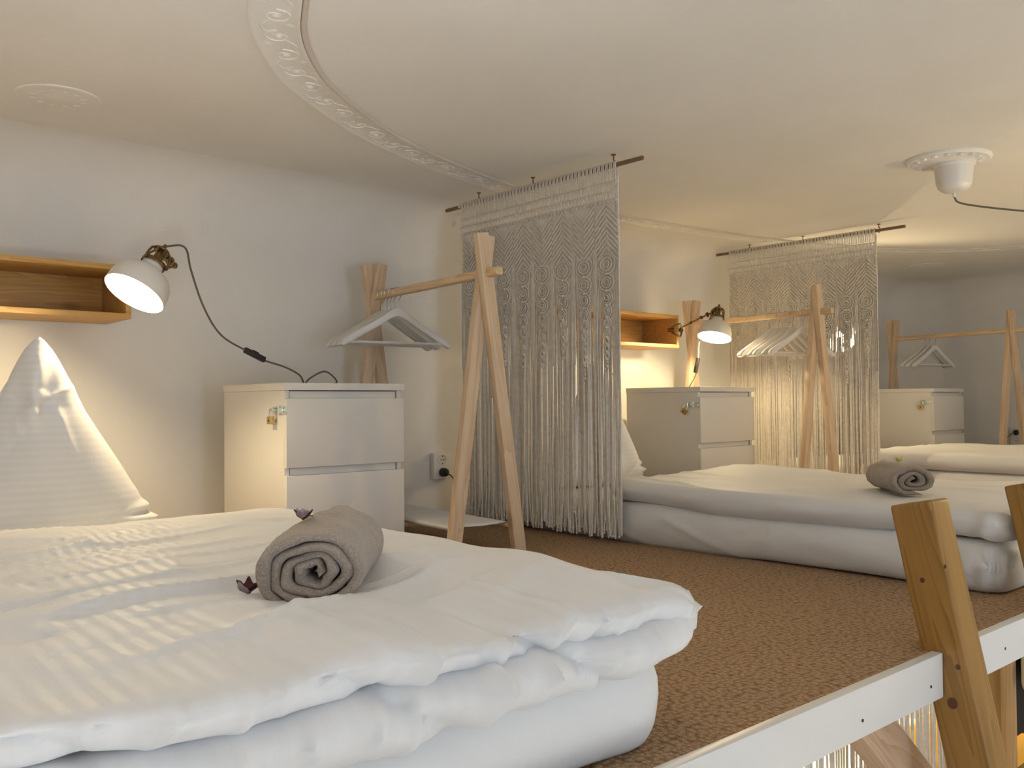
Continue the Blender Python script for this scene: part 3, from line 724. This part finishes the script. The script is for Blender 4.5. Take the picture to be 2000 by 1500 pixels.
def hanger_meshes():
    """plane of the hanger: local x across, z up; hook point at origin"""
    H0 = -.075
    up = [(0, H0+.002), (.014, H0), (.03, H0-.008), (.06, H0-.030), (.10, H0-.054), (.15, H0-.081), (.195, H0-.106), (.215, H0-.121), (.2225, H0-.133), (.222, H0-.142)]
    lo = [(.214, H0-.147), (.200, H0-.140), (.15, H0-.110), (.10, H0-.083), (.06, H0-.060), (.03, H0-.041), (.012, H0-.033), (0, H0-.031)]
    half = up+lo; m = MB()
    rows = []
    k = len(up)
    stations = []
    for i in range(31):
        t = i/30; X = t*.222
        zu = np.interp(X, [p[0] for p in up], [p[1] for p in up]); lo_s = sorted(lo)
        zl = np.interp(X, [p[0] for p in lo_s], [p[1] for p in lo_s])
        if t > .95: zl = zl+(zu-zl)*((t-.95)/.05)**2*.45; zu = zu-(zu-zl)*((t-.95)/.05)**2*.2
        th = .0058+.010*max(0, (t-.55)/.45)**1.6; bow = .012*t*t
        stations.append((X, zu, zl, th, bow))
    full = [(-X, zu, zl, th, bow) for X, zu, zl, th, bow in stations[::-1][:-1]]+stations
    for X, zu, zl, th, bow in full:
        zm = (zu+zl)/2; hz = (zu-zl)/2
        rows.append([(X, bow+th*math.copysign(abs(math.cos(a))**.7, math.cos(a)), zm+hz*math.copysign(abs(math.sin(a))**.6, math.sin(a))) for a in [2*PI*j/12 for j in range(12)]])
    m.grid(rows, closev=True, capu=True); body = m.build('hanger_body', M_hanger, mesh_only=True)
    body.materials.append(M_hanger)
    m = MB(); m.tube([(-.200, .009, H0-.128), (.200, .009, H0-.128)], .0052, 8); bar = m.build('trouser_bar', M_hanger, mesh_only=True); bar.materials.append(M_hanger)
    pts = [(0, 0, H0-.01), (0, 0, H0+.028)]
    for q in range(0, 12):
        a = math.radians(-62+q*24); pts.append((.020*math.cos(a)-.004+.004, 0, -.019+.020*math.sin(a)))
    pts = [(0, 0, H0-.01), (0, 0, H0+.022), (.008, 0, H0+.036)]+[(.019*math.cos(math.radians(a)), 0, -.0155+.019*math.sin(math.radians(a))) for a in range(-50, 200, 20)]
    m = MB(); m.tube(pts, .0017, 6); hook = m.build('hanger_hook', M_chrome, mesh_only=True); hook.materials.append(M_chrome)
    return body, bar, hook
HM = hanger_meshes()
def hanger(R, dist, yaw, label, group, zz=0.0):
    n, f, d, s, zr = R; p = n+d*dist; base = Vector((p.x, p.y, zr+.0155+zz))
    M = Matrix.Translation(base) @ Matrix.Rotation(math.atan2(s.y, s.x)+yaw, 4, 'Z')
    e = bpy.data.objects.new('clothes_hanger', None); COL.objects.link(e); e.matrix_basis = M; WORLD[e.name] = M; tag(e, label, 'hanger', group)
    for nm, me in zip(('hanger_body', 'trouser_bar', 'hanger_hook'), HM):
        o = bpy.data.objects.new(nm, me); COL.objects.link(o); o.parent = e
ordn = ['nearest the camera', 'second from the camera', 'third from the camera', 'fourth from the camera', 'nearest the wall']
for (dd, yw), t in zip([(.565, -.06), (.605, .10), (.635, .02), (.660, .12), (.690, .05)], ordn):
    hanger(R1, dd, yw, 'white wooden hanger on the first rack, %s of its five' % t, 'white hangers on the first rack')
for (dd, yw), t in zip([(.075, -.10), (.135, .04), (.175, -.03), (.215, .05), (.265, .0)], ordn):
    hanger(R2, dd, yw, 'white wooden hanger on the middle rack, %s of its five' % t, 'white hangers on the middle rack')
for (dd, yw), t in zip([(.50, .02), (.54, .0), (.575, -.04)], ['nearest the camera', 'middle one', 'nearest the wall']):
    hanger(R3, dd, yw, 'dim white hanger on the farthest rack, %s of its three' % t, 'white hangers on the farthest rack')

# ------------------------------------------------------------------ wall shelves
def box_shelf(xl, xr, label, yf=2.925, yb=3.168, zb=.757, zt=.925, t=.017):
    e = empty('wall_shelf', ((xl+xr)/2, yb, zb), label, 'shelf', 'honey-coloured box shelves on the wall')
    for nm, a in (('top_board', (xl, xr, yf, yb, zt-t, zt)), ('bottom_board', (xl, xr, yf, yb, zb, zb+t)), ('back_board', (xl+t, xr-t, yb-.012, yb, zb+t, zt-t)),
                  ('end_board', (xr-t, xr, yf+.001, yb, zb+t, zt-t)), ('end_board', (xl, xl+t, yf+.001, yb, zb+t, zt-t))):
        M = Matrix.Translation(((a[0]+a[1])/2, (a[2]+a[3])/2, (a[4]+a[5])/2))
        MB().box(*a, .0015).build(nm, M_honey, e, M)
    return e
box_shelf(.10, .978, 'long honey pine box shelf on the wall above the pointed pillow')
box_shelf(2.82, 3.708, 'honey pine box shelf on the wall right of the first macrame curtain')
box_shelf(4.58, 5.12, 'pine box shelf behind the second macrame curtain, the glowing lamp clamped to it')

# ------------------------------------------------------------------ clamp lamps
def clamp_lamp(oc, out, clampp, label, joint=None, cord=None, switch_at=None, energy=E_LAMP, cord_drop=None):
    """oc: centre of the shade opening, out: direction the opening faces"""
    oc = Vector(oc); z = -Vector(out).normalized()
    e = empty('clamp_lamp', clampp, label, 'lamp', 'white clamp lamps')
    x = z.orthogonal().normalized(); y = z.cross(x); M = Matrix(((x.x, y.x, z.x, oc.x), (x.y, y.y, z.y, oc.y), (x.z, y.z, z.z, oc.z), (0, 0, 0, 1)))
    R = .083
    m = MB(); m.lathe([(R, 0), (R*1.0, .010), (R*.985, .028), (R*.93, .048), (R*.80, .066), (R*.58, .078), (R*.40, .083), (R*.36, .090), (R*.36, .108), (R*.30, .112), (.012, .113),
                       (.012, .110), (R*.30, .108), (R*.33, .088), (R*.38, .081), (R*.57, .075), (R*.78, .063), (R*.91, .046), (R*.965, .027), (R*.98, .010), (R*.985, 0), (R, 0)], 40, M)
    m.build('lamp_shade', M_shade, e)
    b = MB(); b.lathe([(.0001, .020), (.014, .023), (.0225, .033), (.026, .046), (.023, .060), (.015, .074), (.0125, .088), (.0001, .088)], 20, M); b.build('bulb', M_bulb, e)
    # brass cage and neck
    g = MB(); g.lathe([(.0335, .100), (.0345, .104), (.0345, .110), (.0335, .113)], 24, M, cap=False); g.lathe([(.010, .150), (.022, .150), (.023, .153), (.022, .156), (.010, .156)], 20, M)
    g.lathe([(.011, .108), (.012, .135), (.010, .150), (.007, .166), (.004, .176), (.001, .178)], 14, M)
    for k in range(5):
        a = 2*PI*k/5+.3
        g.tube([M @ Vector((q*math.cos(a), q*math.sin(a), h)) for q, h in ((.034, .108), (.034, .128), (.031, .142), (.021, .152))], .0034, 6)
    for k in range(3):
        a = 2*PI*k/3+.9; g.ball(M @ Vector((.037*math.cos(a), .037*math.sin(a), .106)), .0045, 6)
    g.build('brass_cage', M_abrass, e)
    neck = M @ Vector((0, 0, .150)); cp = Vector(clampp)
    if joint is not None:
        j = Vector(joint); a = MB(); a.tube([neck, j], .0045, 8); a.ball(j, .010, 8)
        a.tube([j, cp+Vector((.0, -.02, .01))], .0040, 8); a.ball((j+cp)/2+Vector((0, -.01, .005)), .008, 8)
        for q in (.35, .65): a.lathe([(.006, -.004), (.013, -.003), (.013, .003), (.006, .004)], 12, Matrix.Translation(j+(neck-j)*q) @ Matrix.Rotation(PI/2, 4, 'X'))
        a.build('lamp_arm', M_abrass, e)
    c = MB(); c.tube([cp+Vector((-.030, .02, .004)), cp+Vector((-.034, -.015, .022)), cp+Vector((-.020, -.035, .030)), cp+Vector((-.002, -.03, .012)), cp+Vector((.012, -.02, .004))], .0052, 8)
    c.tube([cp+Vector((-.030, .02, -.004)), cp+Vector((-.034, -.015, -.026)), cp+Vector((-.018, -.035, -.036)), cp+Vector((-.002, -.03, -.012)), cp+Vector((.012, -.02, -.004))], .0052, 8)
    c.ball(cp+Vector((.006, -.02, 0)), .013, 10); c.box(cp.x-.040, cp.x-.024, cp.y+.0, cp.y+.03, cp.z+.002, cp.z+.010, .002); c.box(cp.x-.040, cp.x-.024, cp.y+.0, cp.y+.03, cp.z-.010, cp.z-.002, .002)
    c.build('clamp', M_abrass, e)
    if cord:
        tip = M @ Vector((0, 0, .172)); pts = spline([tip]+[Vector(p) for p in cord], 8)
        MB().tube(pts, .0030, 7).build('lamp_cord', M_cord, e)
    if switch_at:
        a, b_ = Vector(switch_at[0]), Vector(switch_at[1]); Ms, L = bar_matrix(a, b_, Vector((0, 0, 1)))
        s_ = MB(); s_.box(-.0095, .0095, -.007, .007, 0, L, .004); s_.box(.007, .0125, -.004, .004, L*.35, L*.62, .001)
        s_.build('cord_switch', M_black, e, Ms, world=False)
    lo = lamp_point('lamp_glow', tuple(M @ Vector((0, 0, .012))), energy, WARM, .02)
    return e
clamp_lamp((.8425, 2.500, .786), (-.542, -.160, -.826), (.955, 2.900, .85),
           'white enamel clamp lamp shining on the pillow beside the nearest shelf', (1.02, 2.68, .90),
           [(.985, 2.512, .928), (1.022, 2.56, .872), (1.084, 2.62, .775), (1.152, 2.655, .698), (1.248, 2.69, .655), (1.309, 2.70, .628), (1.39, 2.70, .605), (1.44, 2.70, .580), (1.455, 2.70, .554), (1.47, 2.72, .5535), (1.485, 2.71, .572), (1.525, 2.70, .593), (1.555, 2.70, .585), (1.585, 2.71, .558), (1.60, 2.80, .5535), (1.62, 2.94, .555), (1.64, 2.985, .5), (1.66, 2.99, .2)],
           ((1.244, 2.689, .657), (1.317, 2.700, .627)))
clamp_lamp((3.700, 2.700, .797), (-.315, -.05, -.951), (3.700, 2.930, .848),
           'white enamel clamp lamp at the end of the middle shelf, left of the middle rack', (3.73, 2.80, .905),
           [(3.74, 2.73, .93), (3.72, 2.80, .80), (3.70, 2.80, .70), (3.68, 2.80, .62), (3.70, 2.85, .565), (3.74, 2.9, .553)],
           ((3.70, 2.80, .70), (3.675, 2.80, .625)))
clamp_lamp((4.86, 2.66, .835), (-.55, -.62, -.40), (5.110, 2.930, .85),
           'glowing clamp lamp half hidden behind the strings of the second curtain', (5.00, 2.80, .90))

# ------------------------------------------------------------------ macrame curtains
def macrame(seed, WD, top, n_str=150, low=.015):
    """local frame: x = thickness, y = along the rod (0 .. WD), z up from floor"""
    rnd = random.Random(seed); head = MB(); knots = MB(); panel = MB(); fringe = MB()
    nl = 46; sp = WD/nl
    for i in range(nl):
        y = (i+.5)*sp; c = -.0105
        pts = [(c+.002, y-sp*.24, top-.052), (c, y-sp*.22, top-.02), (c+.001, y-sp*.18, top+.004), (0, y-sp*.16, top+.0115), (-c, y-sp*.10, top+.004), (-c, y, top-.012), (-c, y+sp*.10, top+.004), (0, y+sp*.16, top+.0115), (c+.001, y+sp*.18, top+.004), (c, y+sp*.22, top-.02), (c+.002, y+sp*.24, top-.052)]
        head.tube(spline(pts, 2), .0027, 5); head.tube([(c-.003, y-sp*.30, top-.016), (c-.005, y, top-.019), (c-.003, y+sp*.30, top-.016)], .0026, 5)
    def row(zc, shift, k=nl):
        for i in range(k):
            y = (i+.5+shift)*sp
            if y > WD: continue
            knots.ball((-.004, y, zc), (.0058, sp*.42, .0075), 6); knots.tube([(-.008, y-sp*.4, zc+.004), (-.0105, y, zc-.001), (-.008, y+sp*.4, zc+.004)], .0022, 4)
    row(top-.060, 0); row(top-.092, .5)
    for i in range(nl):
        y = (i+.5)*sp
        for q in (-1, 1): head.tube([(-.002, y+q*sp*.1, top-.062), (-.003, y+q*sp*.35, top-.092), (-.002, y+q*sp*.2, top-.118)], .0026, 4)
    row(top-.120, 0)
    # dense backing of the patterned panel
    zt = top-.118
    cols = 8; cw = WD/cols
    zend = [rnd.uniform(.60, .82) for _ in range(cols)]
    nb = 118
    for i in range(nb):
        y = (i+.5)*WD/nb; col = min(cols-1, int(y/cw)); z1 = .80+.1*math.cos((y/cw-col-.5)*2*PI)*-.5+rnd.uniform(-.02, .02)
        panel.tube([(0.001+.001*math.sin(j*2.1+i), y+.0008*math.sin(j*1.7+i*1.3), zt+(z1-zt)*j/6) for j in range(7)], .0034, 4)
    # relief: chevrons in the upper part
    for c in range(cols):
        yc = (c+.5)*cw
        for k in range(9):
            z0 = zt-.008-k*.019
            for sg in (-1, 1):
                panel.tube([(-.0065-.001*(j % 2), yc+sg*(cw*.49)*(j/6), z0-(.050 if (c+1) % 2 else -.050)*(j/6)-(0 if (c+1) % 2 else .05)) for j in range(7)], .0028, 4)
        # concentric lozenge / twisting chains narrowing downwards
        z = zt-.185; k = 0
        while z > zend[c]:
            f = max(.16, (z-zend[c])/(zt-.185-zend[c])); h = .050*f+.018; a = cw*.34*f+.004
            for ring_ in (1.0, .66, .34):
                if a*ring_ < .004: continue
                pts = [(-.0075-.002*(ring_ < .7), yc+a*ring_*math.sin(2*PI*j/12), z-h/2+h/2*ring_*math.cos(2*PI*j/12)) for j in range(12)]
                panel.tube(pts, .0026, 4, closed=True)
            panel.ball((-.009, yc, z-h), (.006, .007, .006), 6)
            z -= h; k += 1
        for j in range(rnd.randint(1, 4)): panel.ball((-.006, yc, z-.008-j*.015), (.0065, .0070, .0085), 6)
    for c in range(cols+1):       # plain ropes between the columns
        for q in (-.006, 0, .006):
            y = min(max(c*cw+q, .003), WD-.003); panel.tube([(-.006, y+.0006*math.sin(j), zt-.16-(zt-.16-.62)*j/8) for j in range(9)], .0028, 4)
    # free strings, drawn together so that gaps open between the bundles
    for i in range(n_str):
        u = (i+.5)/n_str; y0 = u*WD; z0 = zt-.16 if rnd.random() < .4 else rnd.uniform(.76, .92); zl = low+abs(rnd.gauss(0, .022))+(.05 if rnd.random() < .1 else 0)
        pull = .0075*float(noise(u*26, seed, 0, 61))+.004*float(noise(u*60, seed, 0, 62)); xo = rnd.uniform(-.008, .008); ph = rnd.uniform(0, 6)
        pts = []; K = 9
        for j in range(K+1):
            t = j/K; z = z0+(zl-z0)*t; k = sstep(0, .3, t)*(1-.75*sstep(.80, 1.0, t)); y = y0+pull*float(k)*1.25+.0018*math.sin(t*5+ph)
            pts.append((xo*min(1, t*3), min(max(y, .001), WD-.001), z))
        pts[-1] = (pts[-1][0]+rnd.uniform(-.006, .006), pts[-1][1]+rnd.uniform(-.006, .006), zl)
        fringe.tube(pts, [.0029+rnd.uniform(-.0003, .0005)]*K+[.0036], 4)
        if rnd.random() < .16: fringe.ball(pts[rnd.randint(3, K-1)], (.0050, .0052, .0060), 5)
        fringe.ball((pts[-1][0], pts[-1][1], zl+.012), (.0042, .0042, .006), 5)
    edge = MB()
    for q in (0, .005): edge.tube([(-.002, .0015+q+.001*math.sin(j*1.3), top-.02+(low+.02-top+.02)*j/20) for j in range(21)], .0034, 5)
    return [('cord_loops', head), ('knot_rows', knots), ('knotted_panel', panel), ('string_fringe', fringe), ('edge_rope', edge)]
MAC = [(nm, mb.build(nm, M_macrame, mesh_only=True, auto=80)) for nm, mb in macrame(4, .858, 1.300, 250)]
for _, me in MAC: me.materials.append(M_macrame)
def curtain(x, y0, label, rod_a, rod_b, ztop=1.300, hooks=(.12, .5, .8), scale=1.0, tie=False):
    e = empty('macrame_curtain', (x, y0, 0), label, 'curtain', 'macrame curtains between the beds')
    for nm, me in MAC:
        o = link(nm, me, M_macrame, e, Matrix.Translation((x, y0, 0)) @ Matrix.Diagonal((1, scale, ztop/1.300, 1)))
        if nm in ('string_fringe', 'cord_loops', 'knot_rows', 'knotted_panel'): o['kind'] = 'stuff'
    M, L = bar_matrix((x, rod_a, ztop), (x, rod_b, ztop), Vector((1, 0, 0)))
    MB().lathe([(.0075, 0), (.0075, L)], 10, cap=True).build('curtain_rod', M_rod, e, M, world=False)
    for h in hooks:
        yy = rod_a+(rod_b-rod_a)*h
        pts = [(x, yy, ZC-.001), (x, yy, ZC-.018)]+[(x+.013*math.sin(math.radians(a)), yy, ztop+.003+.014*math.cos(math.radians(a))) for a in range(0, 240, 30)]
        m = MB(); m.tube(pts, .0022, 6); m.lathe([(.0085, ZC-.003), (.0085, ZC-.0005)], 12, Matrix.Translation((x, yy, 0)), cap=True); m.build('ceiling_hook', M_abrass, e)
    if tie:
        m = MB(); yy = y0+.868; m.tube(spline([(x-.012, yy, ztop-.005), (x, yy, ztop+.011), (x+.010, yy+.006, ztop-.01), (x-.008, yy+.022, ztop-.04), (x-.012, yy+.030, ztop-.055)], 4), .005, 6)
        for k in range(9):
            a = k/8*2*PI; 
        m.tube([(x-.012, yy+.030+.010*math.cos(a), ztop-.066+.011*math.sin(a)) for a in [2*PI*k/10 for k in range(10)]], .0032, 6, closed=True); m.build('cord_tie', M_macrame, e)
    return e
curtain(2.300, 2.063, 'nearest macrame curtain, grey-beige, hanging from the ceiling beside the first rack', 1.956, 3.029, ztop=1.292, tie=True)
curtain(4.205, 2.115, 'second macrame curtain farther right, with a lamp glowing through its strings', 1.975, 3.045, scale=.985)

# ------------------------------------------------------------------ sockets and plugs
def socket(p, nrm, label, hgt=.113, wd=.088, n=2, plug=None, plabel='', cable=None, along=None):
    """plate on a wall; nrm points into the room"""
    nrm = Vector(nrm); a = Vector((0, 0, 1)).cross(nrm).normalized(); p = Vector(p)
    M = Matrix(((a.x, 0, nrm.x, p.x), (a.y, 0, nrm.y, p.y), (0, 1, 0, p.z), (0, 0, 0, 1)))
    if M.determinant() < 0: M = Matrix(((-a.x, 0, nrm.x, p.x), (-a.y, 0, nrm.y, p.y), (0, 1, 0, p.z), (0, 0, 0, 1)))
    e = empty('wall_socket', p, label, 'socket')
    MB().box(-wd/2, wd/2, -hgt/2, hgt/2, 0, .030, .006, M).build('socket_plate', M_plastic, e)
    for k in range(n):
        yy = (hgt*.235)*(1 if k == 0 else -1)
        o = MB().lathe([(.0235, .0295), (.0235, .0325), (.0215, .0330), (.0200, .0325), (.0190, .0312), (.0001, .0312)], 28, M @ Matrix.Translation((0, yy, 0))).build('socket_well', M_plastic, e)
        m = MB()
        for q in (-.0075, .0075): m.lathe([(.0028, .0313), (.0028, .0320), (.0001, .0320)], 10, M @ Matrix.Translation((q, yy, 0)))
        m.box(-.0015, .0015, .013, .0185, .0313, .034, .0003, M @ Matrix.Translation((0, yy, 0))); m.box(-.0015, .0015, -.0185, -.013, .0313, .034, .0003, M @ Matrix.Translation((0, yy, 0)))
        m.build('contact_holes', M_black, o)
    if plug is not None:
        yy = hgt*.235*(1 if plug == 0 else -1)
        pe = empty('power_plug', M @ Vector((0, yy, .033)), plabel, 'plug')
        MB().lathe([(.0188, .0330), (.0190, .048), (.0165, .058), (.0100, .064), (.0001, .065)], 22, M @ Matrix.Translation((0, yy, 0))).build('plug_body', M_black, pe)
        if cable:
            pts = spline([M @ Vector((0, yy, .060))]+[Vector(c) for c in cable], 8); MB().tube(pts, .0030, 7).build('plug_cable', M_cord, pe)
socket((2.350, 3.169, .214), (0, -1, 0), 'white double wall socket between the nearest dresser and the first curtain', plug=1, plabel='black plug in the lower outlet behind the first rack, its cable hanging down',
       cable=[(2.362, 3.080, .165), (2.376, 3.085, .12), (2.380, 3.090, .06), (2.378, 3.095, .006), (2.35, 3.10, .005)])
socket((6.699, 2.385, .225), (-1, 0, 0), 'white wall socket at the far right edge beside the farthest rack', plug=0, plabel='black plug in the socket at the far right edge',
       cable=[(6.62, 2.41, .235), (6.60, 2.48, .16), (6.58, 2.56, .10), (6.56, 2.64, .05), (6.5, 2.7, .005)])

# ------------------------------------------------------------------ pendant rose and its swagged cord
pe = empty('pendant_lamp', (3.26, 1.37, ZC), 'white plaster rose and cup on the ceiling at the right, cord swinging away', 'lamp')
Mr = Matrix.Translation((3.255, 1.372, ZC)) @ Matrix.Rotation(PI, 4, 'X')
rose = MB().lathe([(.140, 0), (.140, .006), (.132, .012), (.118, .009), (.100, .013), (.075, .010), (.062, .016), (.0001, .016)], 48, Mr).build('ceiling_rose', M_mold, pe)
m = MB()
for k in range(16):
    a = k/16*2*PI; m.ball((3.255+.105*math.cos(a), 1.372+.105*math.sin(a), ZC-.011), (.013, .013, .006), 6)
m.build('rose_relief', M_mold, rose)
Mc2 = Matrix.Translation((3.290, 1.367, ZC-.010)) @ Matrix.Rotation(PI, 4, 'X')
MB().lathe([(.072, 0), (.071, .010), (.064, .018), (.062, .040), (.059, .072), (.052, .090), (.038, .101), (.016, .106), (.0055, .107), (.0050, .122), (.0001, .122)], 36, Mc2).build('canopy_cup', M_plastic, pe)
pc = spline([(3.290, 1.367, ZC-.130), (3.305, 1.357, ZC-.150), (3.35, 1.30, ZC-.168), (3.44, 1.17, ZC-.195), (3.62, .98, ZC-.220), (3.78, .70, ZC-.19), (3.86, .50, ZC-.05), (3.87, .48, ZC-.045), (3.88, .46, ZC-.10), (3.88, .45, ZC-.55)], 8)
MB().tube(pc, .0034, 7).build('pendant_cord', M_cord, pe)
MB().tube([(3.87, .48, ZC), (3.87, .48, ZC-.05)], .003, 6).build('swag_hook', M_abrass, pe)
MB().lathe([(.018, .055), (.020, .03), (.020, 0), (.0001, 0)], 16, Matrix.Translation((3.88, .45, ZC-.61))).build('bulb_holder', M_black, pe)
MB().lathe([(.0001, -.105), (.020, -.100), (.036, -.080), (.042, -.058), (.036, -.034), (.022, -.012), (.016, 0)], 20, Matrix.Translation((3.88, .45, ZC-.61))).build('bulb', M_bulb, pe)
lamp_point('pendant_glow', (3.80, .42, ZC-.735), E_PENDANT, (1.0, 0.71, 0.26), .035)

# ------------------------------------------------------------------ ladder, posts, things below the loft
def plank(name, a, b, wid, thk, mat, parent, axis, bev=.006, label=None, cat=None):
    M, L = bar_matrix(a, b, Vector(axis)); m = MB(); m.box(-wid/2, wid/2, -thk/2, thk/2, 0, L, bev, seg=3)
    return m.build(name, mat, parent, M, world=False)
M_stile = wood('ladder_pine', (0.36, 0.195, 0.050), (0.21, 0.105, 0.022), 'z', 0.0, 0.42, ring=0.8)
M_knot = simple('dark_knot', (0.10, 0.035, 0.02), 0.5)
lad = empty('loft_ladder', (1.9, .45, ZL), 'amber pine ladder leaning against the loft edge, its rounded stile tops rising above the carpet', 'ladder')
def stile(x0, thick=.078):
    dz = Vector((0, .21, 1)).normalized(); wid = .084
    top_c = Vector((x0+thick/2, .862-.041, .272)); bot = top_c-dz*((.272-ZL)/dz.z)
    M, L = bar_matrix(bot, top_c+dz*.010, Vector((1, 0, 0)))
    m = MB(); t = bmesh.new()
    m.box(-thick/2, thick/2, -wid/2, wid/2, 0, L, .0075, seg=4)
    return m.build('stile', M_stile, lad, M, world=False), M, L
s1, Ms1, L1 = stile(1.751)
s2, Ms2, L2 = stile(2.325)
# knots seen on the side of the near stile
def knot(z, q, a, b):
    # on the face x = 1.751, at height z; q = position across the board (0 back .. 1 front)
    yb_ = .862-(.272-z)*.21; y = yb_-.086*q
    m = MB(); pts = [(y+a*math.cos(t), z+b*math.sin(t)) for t in [2*PI*k/14 for k in range(14)]]
    m.prism(pts, 'x', 1.7504, 1.7512); m.build('knot', M_knot, s1)
knot(.135, .38, .0045, .005); knot(.010-.028, .75, .0045, .0055); knot(-.088, .45, .0095, .0110); knot(-.003+.17, .97, .0015, .004)
for k in range(7):
    z = -.29-k*.25; y = .862-.043-(.272-z)*.21
    m = MB(); m.box(1.829, 2.325, y-.035, y+.035, z-.014, z+.014, .004); m.build('rung', M_stile, lad, Matrix.Translation((2.07, y, z)))
# timber under the loft edge
M, L = bar_matrix((1.585, .865, -.078), (2.252, .865, -.657), Vector((0, 1, 0)))
o = MB().box(-.025, .025, -.044, .044, .03, L, .003).build('diagonal_brace', M_pinkp, None, M, world=False)
tag(o, 'pale pine brace running slantwise under the white loft edge, behind the ladder', 'beam')
M = Matrix.Translation((2.318, .905, ZL)); o = MB().box(2.27, 2.366, .858, .954, ZL, -.0755, .003).build('support_post', M_amber, None, M)
tag(o, 'upright amber timber post under the loft edge, just right of the ladder', 'post')
# string curtain below the loft edge
fr = MB(); rnd = random.Random(12)
for i in range(150):
    x = 1.30+i*.0075+rnd.uniform(-.003, .003); zl = -1.45+rnd.uniform(-.06, .06)
    fr.tube([(x, 1.0, -.095), (x+rnd.uniform(-.004, .004), 1.0+rnd.uniform(-.006, .006), -.4), (x+rnd.uniform(-.006, .006), 1.0, -.9), (x+rnd.uniform(-.008, .008), 1.0, zl)], .0024, 4)
e = empty('string_curtain', (1.86, 1.0, -.09), 'beige string curtain below the loft edge, warm light shining between its strings', 'curtain')
o = fr.build('strings', M_macrame, e); o['kind'] = 'stuff'
M, L = bar_matrix((1.27, 1.0, -.087), (2.46, 1.0, -.087), Vector((0, 0, 1))); MB().lathe([(.008, 0), (.008, L)], 10, cap=True).build('curtain_rod', M_rod, e, M, world=False)
# made-up pale bed, added so the gaps between the strings read warm and bright
V, F = slab(3.2, 5.6, 1.66, 3.1, ZL+.25, ZL+.48, .06, .01, .05, None, .08)
tag(fast_mesh('backdrop_bed', V, F, M_sheet, base=Vector((4.4, 2.3, ZL+.25))), 'pale bed added on the lower floor as a warm bright backdrop for the string curtain', 'bed')
tag(MB().box(3.15, 5.65, 1.60, 3.14, ZL, ZL+.255, .01).build('bed_base', M_amber), 'timber base under the added pale bed on the lower floor', 'bed base')
lamp_point('lower_room_glow', (4.3, 2.0, -.75), E_LOW, WARM, .06)
# garments and blanket at the lower right edge
def cloth(name, x0, x1, y, z0, z1, depth, mat, seed, label, cat):
    def dsp(P, Nn, top):
        return .012*ridge(P[..., 0]*14, P[..., 2]*2.5, 0, seed, 3)-.006+.006*noise(P[..., 0]*9, P[..., 2]*5, 0, seed+1)
    V, F = slab(x0, x1, z0, z1, 0, depth, depth/2*.9, 0, .012, dsp, .05)
    V = V[:, [0, 2, 1]]; V[:, 1] += y; F = F[:, ::-1]
    return tag(fast_mesh(name, V, F, mat, base=Vector(((x0+x1)/2, y+depth/2, z1))), label, cat)
cloth('black_coat', 2.985, 3.42, 1.10, -.595, -.10, .07, M_coat, 71, 'black coat hanging under the loft at the right edge of the photo', 'coat')
cloth('cream_garment', 3.010, 3.30, 1.035, -.43, -.09, .05, M_cream, 73, 'cream knitted garment hanging in front of the black coat', 'garment')
V, F = slab(2.86, 3.5, .95, 1.55, -.78, -.665, .05, .0, .03, lambda P, Nn, t: .010*noise(P[..., 0]*9, P[..., 1]*9, 0, 75), .08)
tag(fast_mesh('yellow_blanket', V, F, M_yel2, base=Vector((3.2, 1.25, -.78))), 'bright yellow folded blanket in the bottom right corner', 'blanket')
bx = empty('stool', (3.18, 1.25, ZL), 'wooden stool under the yellow blanket', 'stool')
MB().box(2.9, 3.46, 1.0, 1.5, -.82, -.785, .005).build('seat', M_amber, bx)
for q, r in ((2.93, 1.03), (3.43, 1.03), (2.93, 1.47), (3.43, 1.47)): MB().box(q-.02, q+.02, r-.02, r+.02, ZL, -.82, .003).build('leg', M_amber, bx)
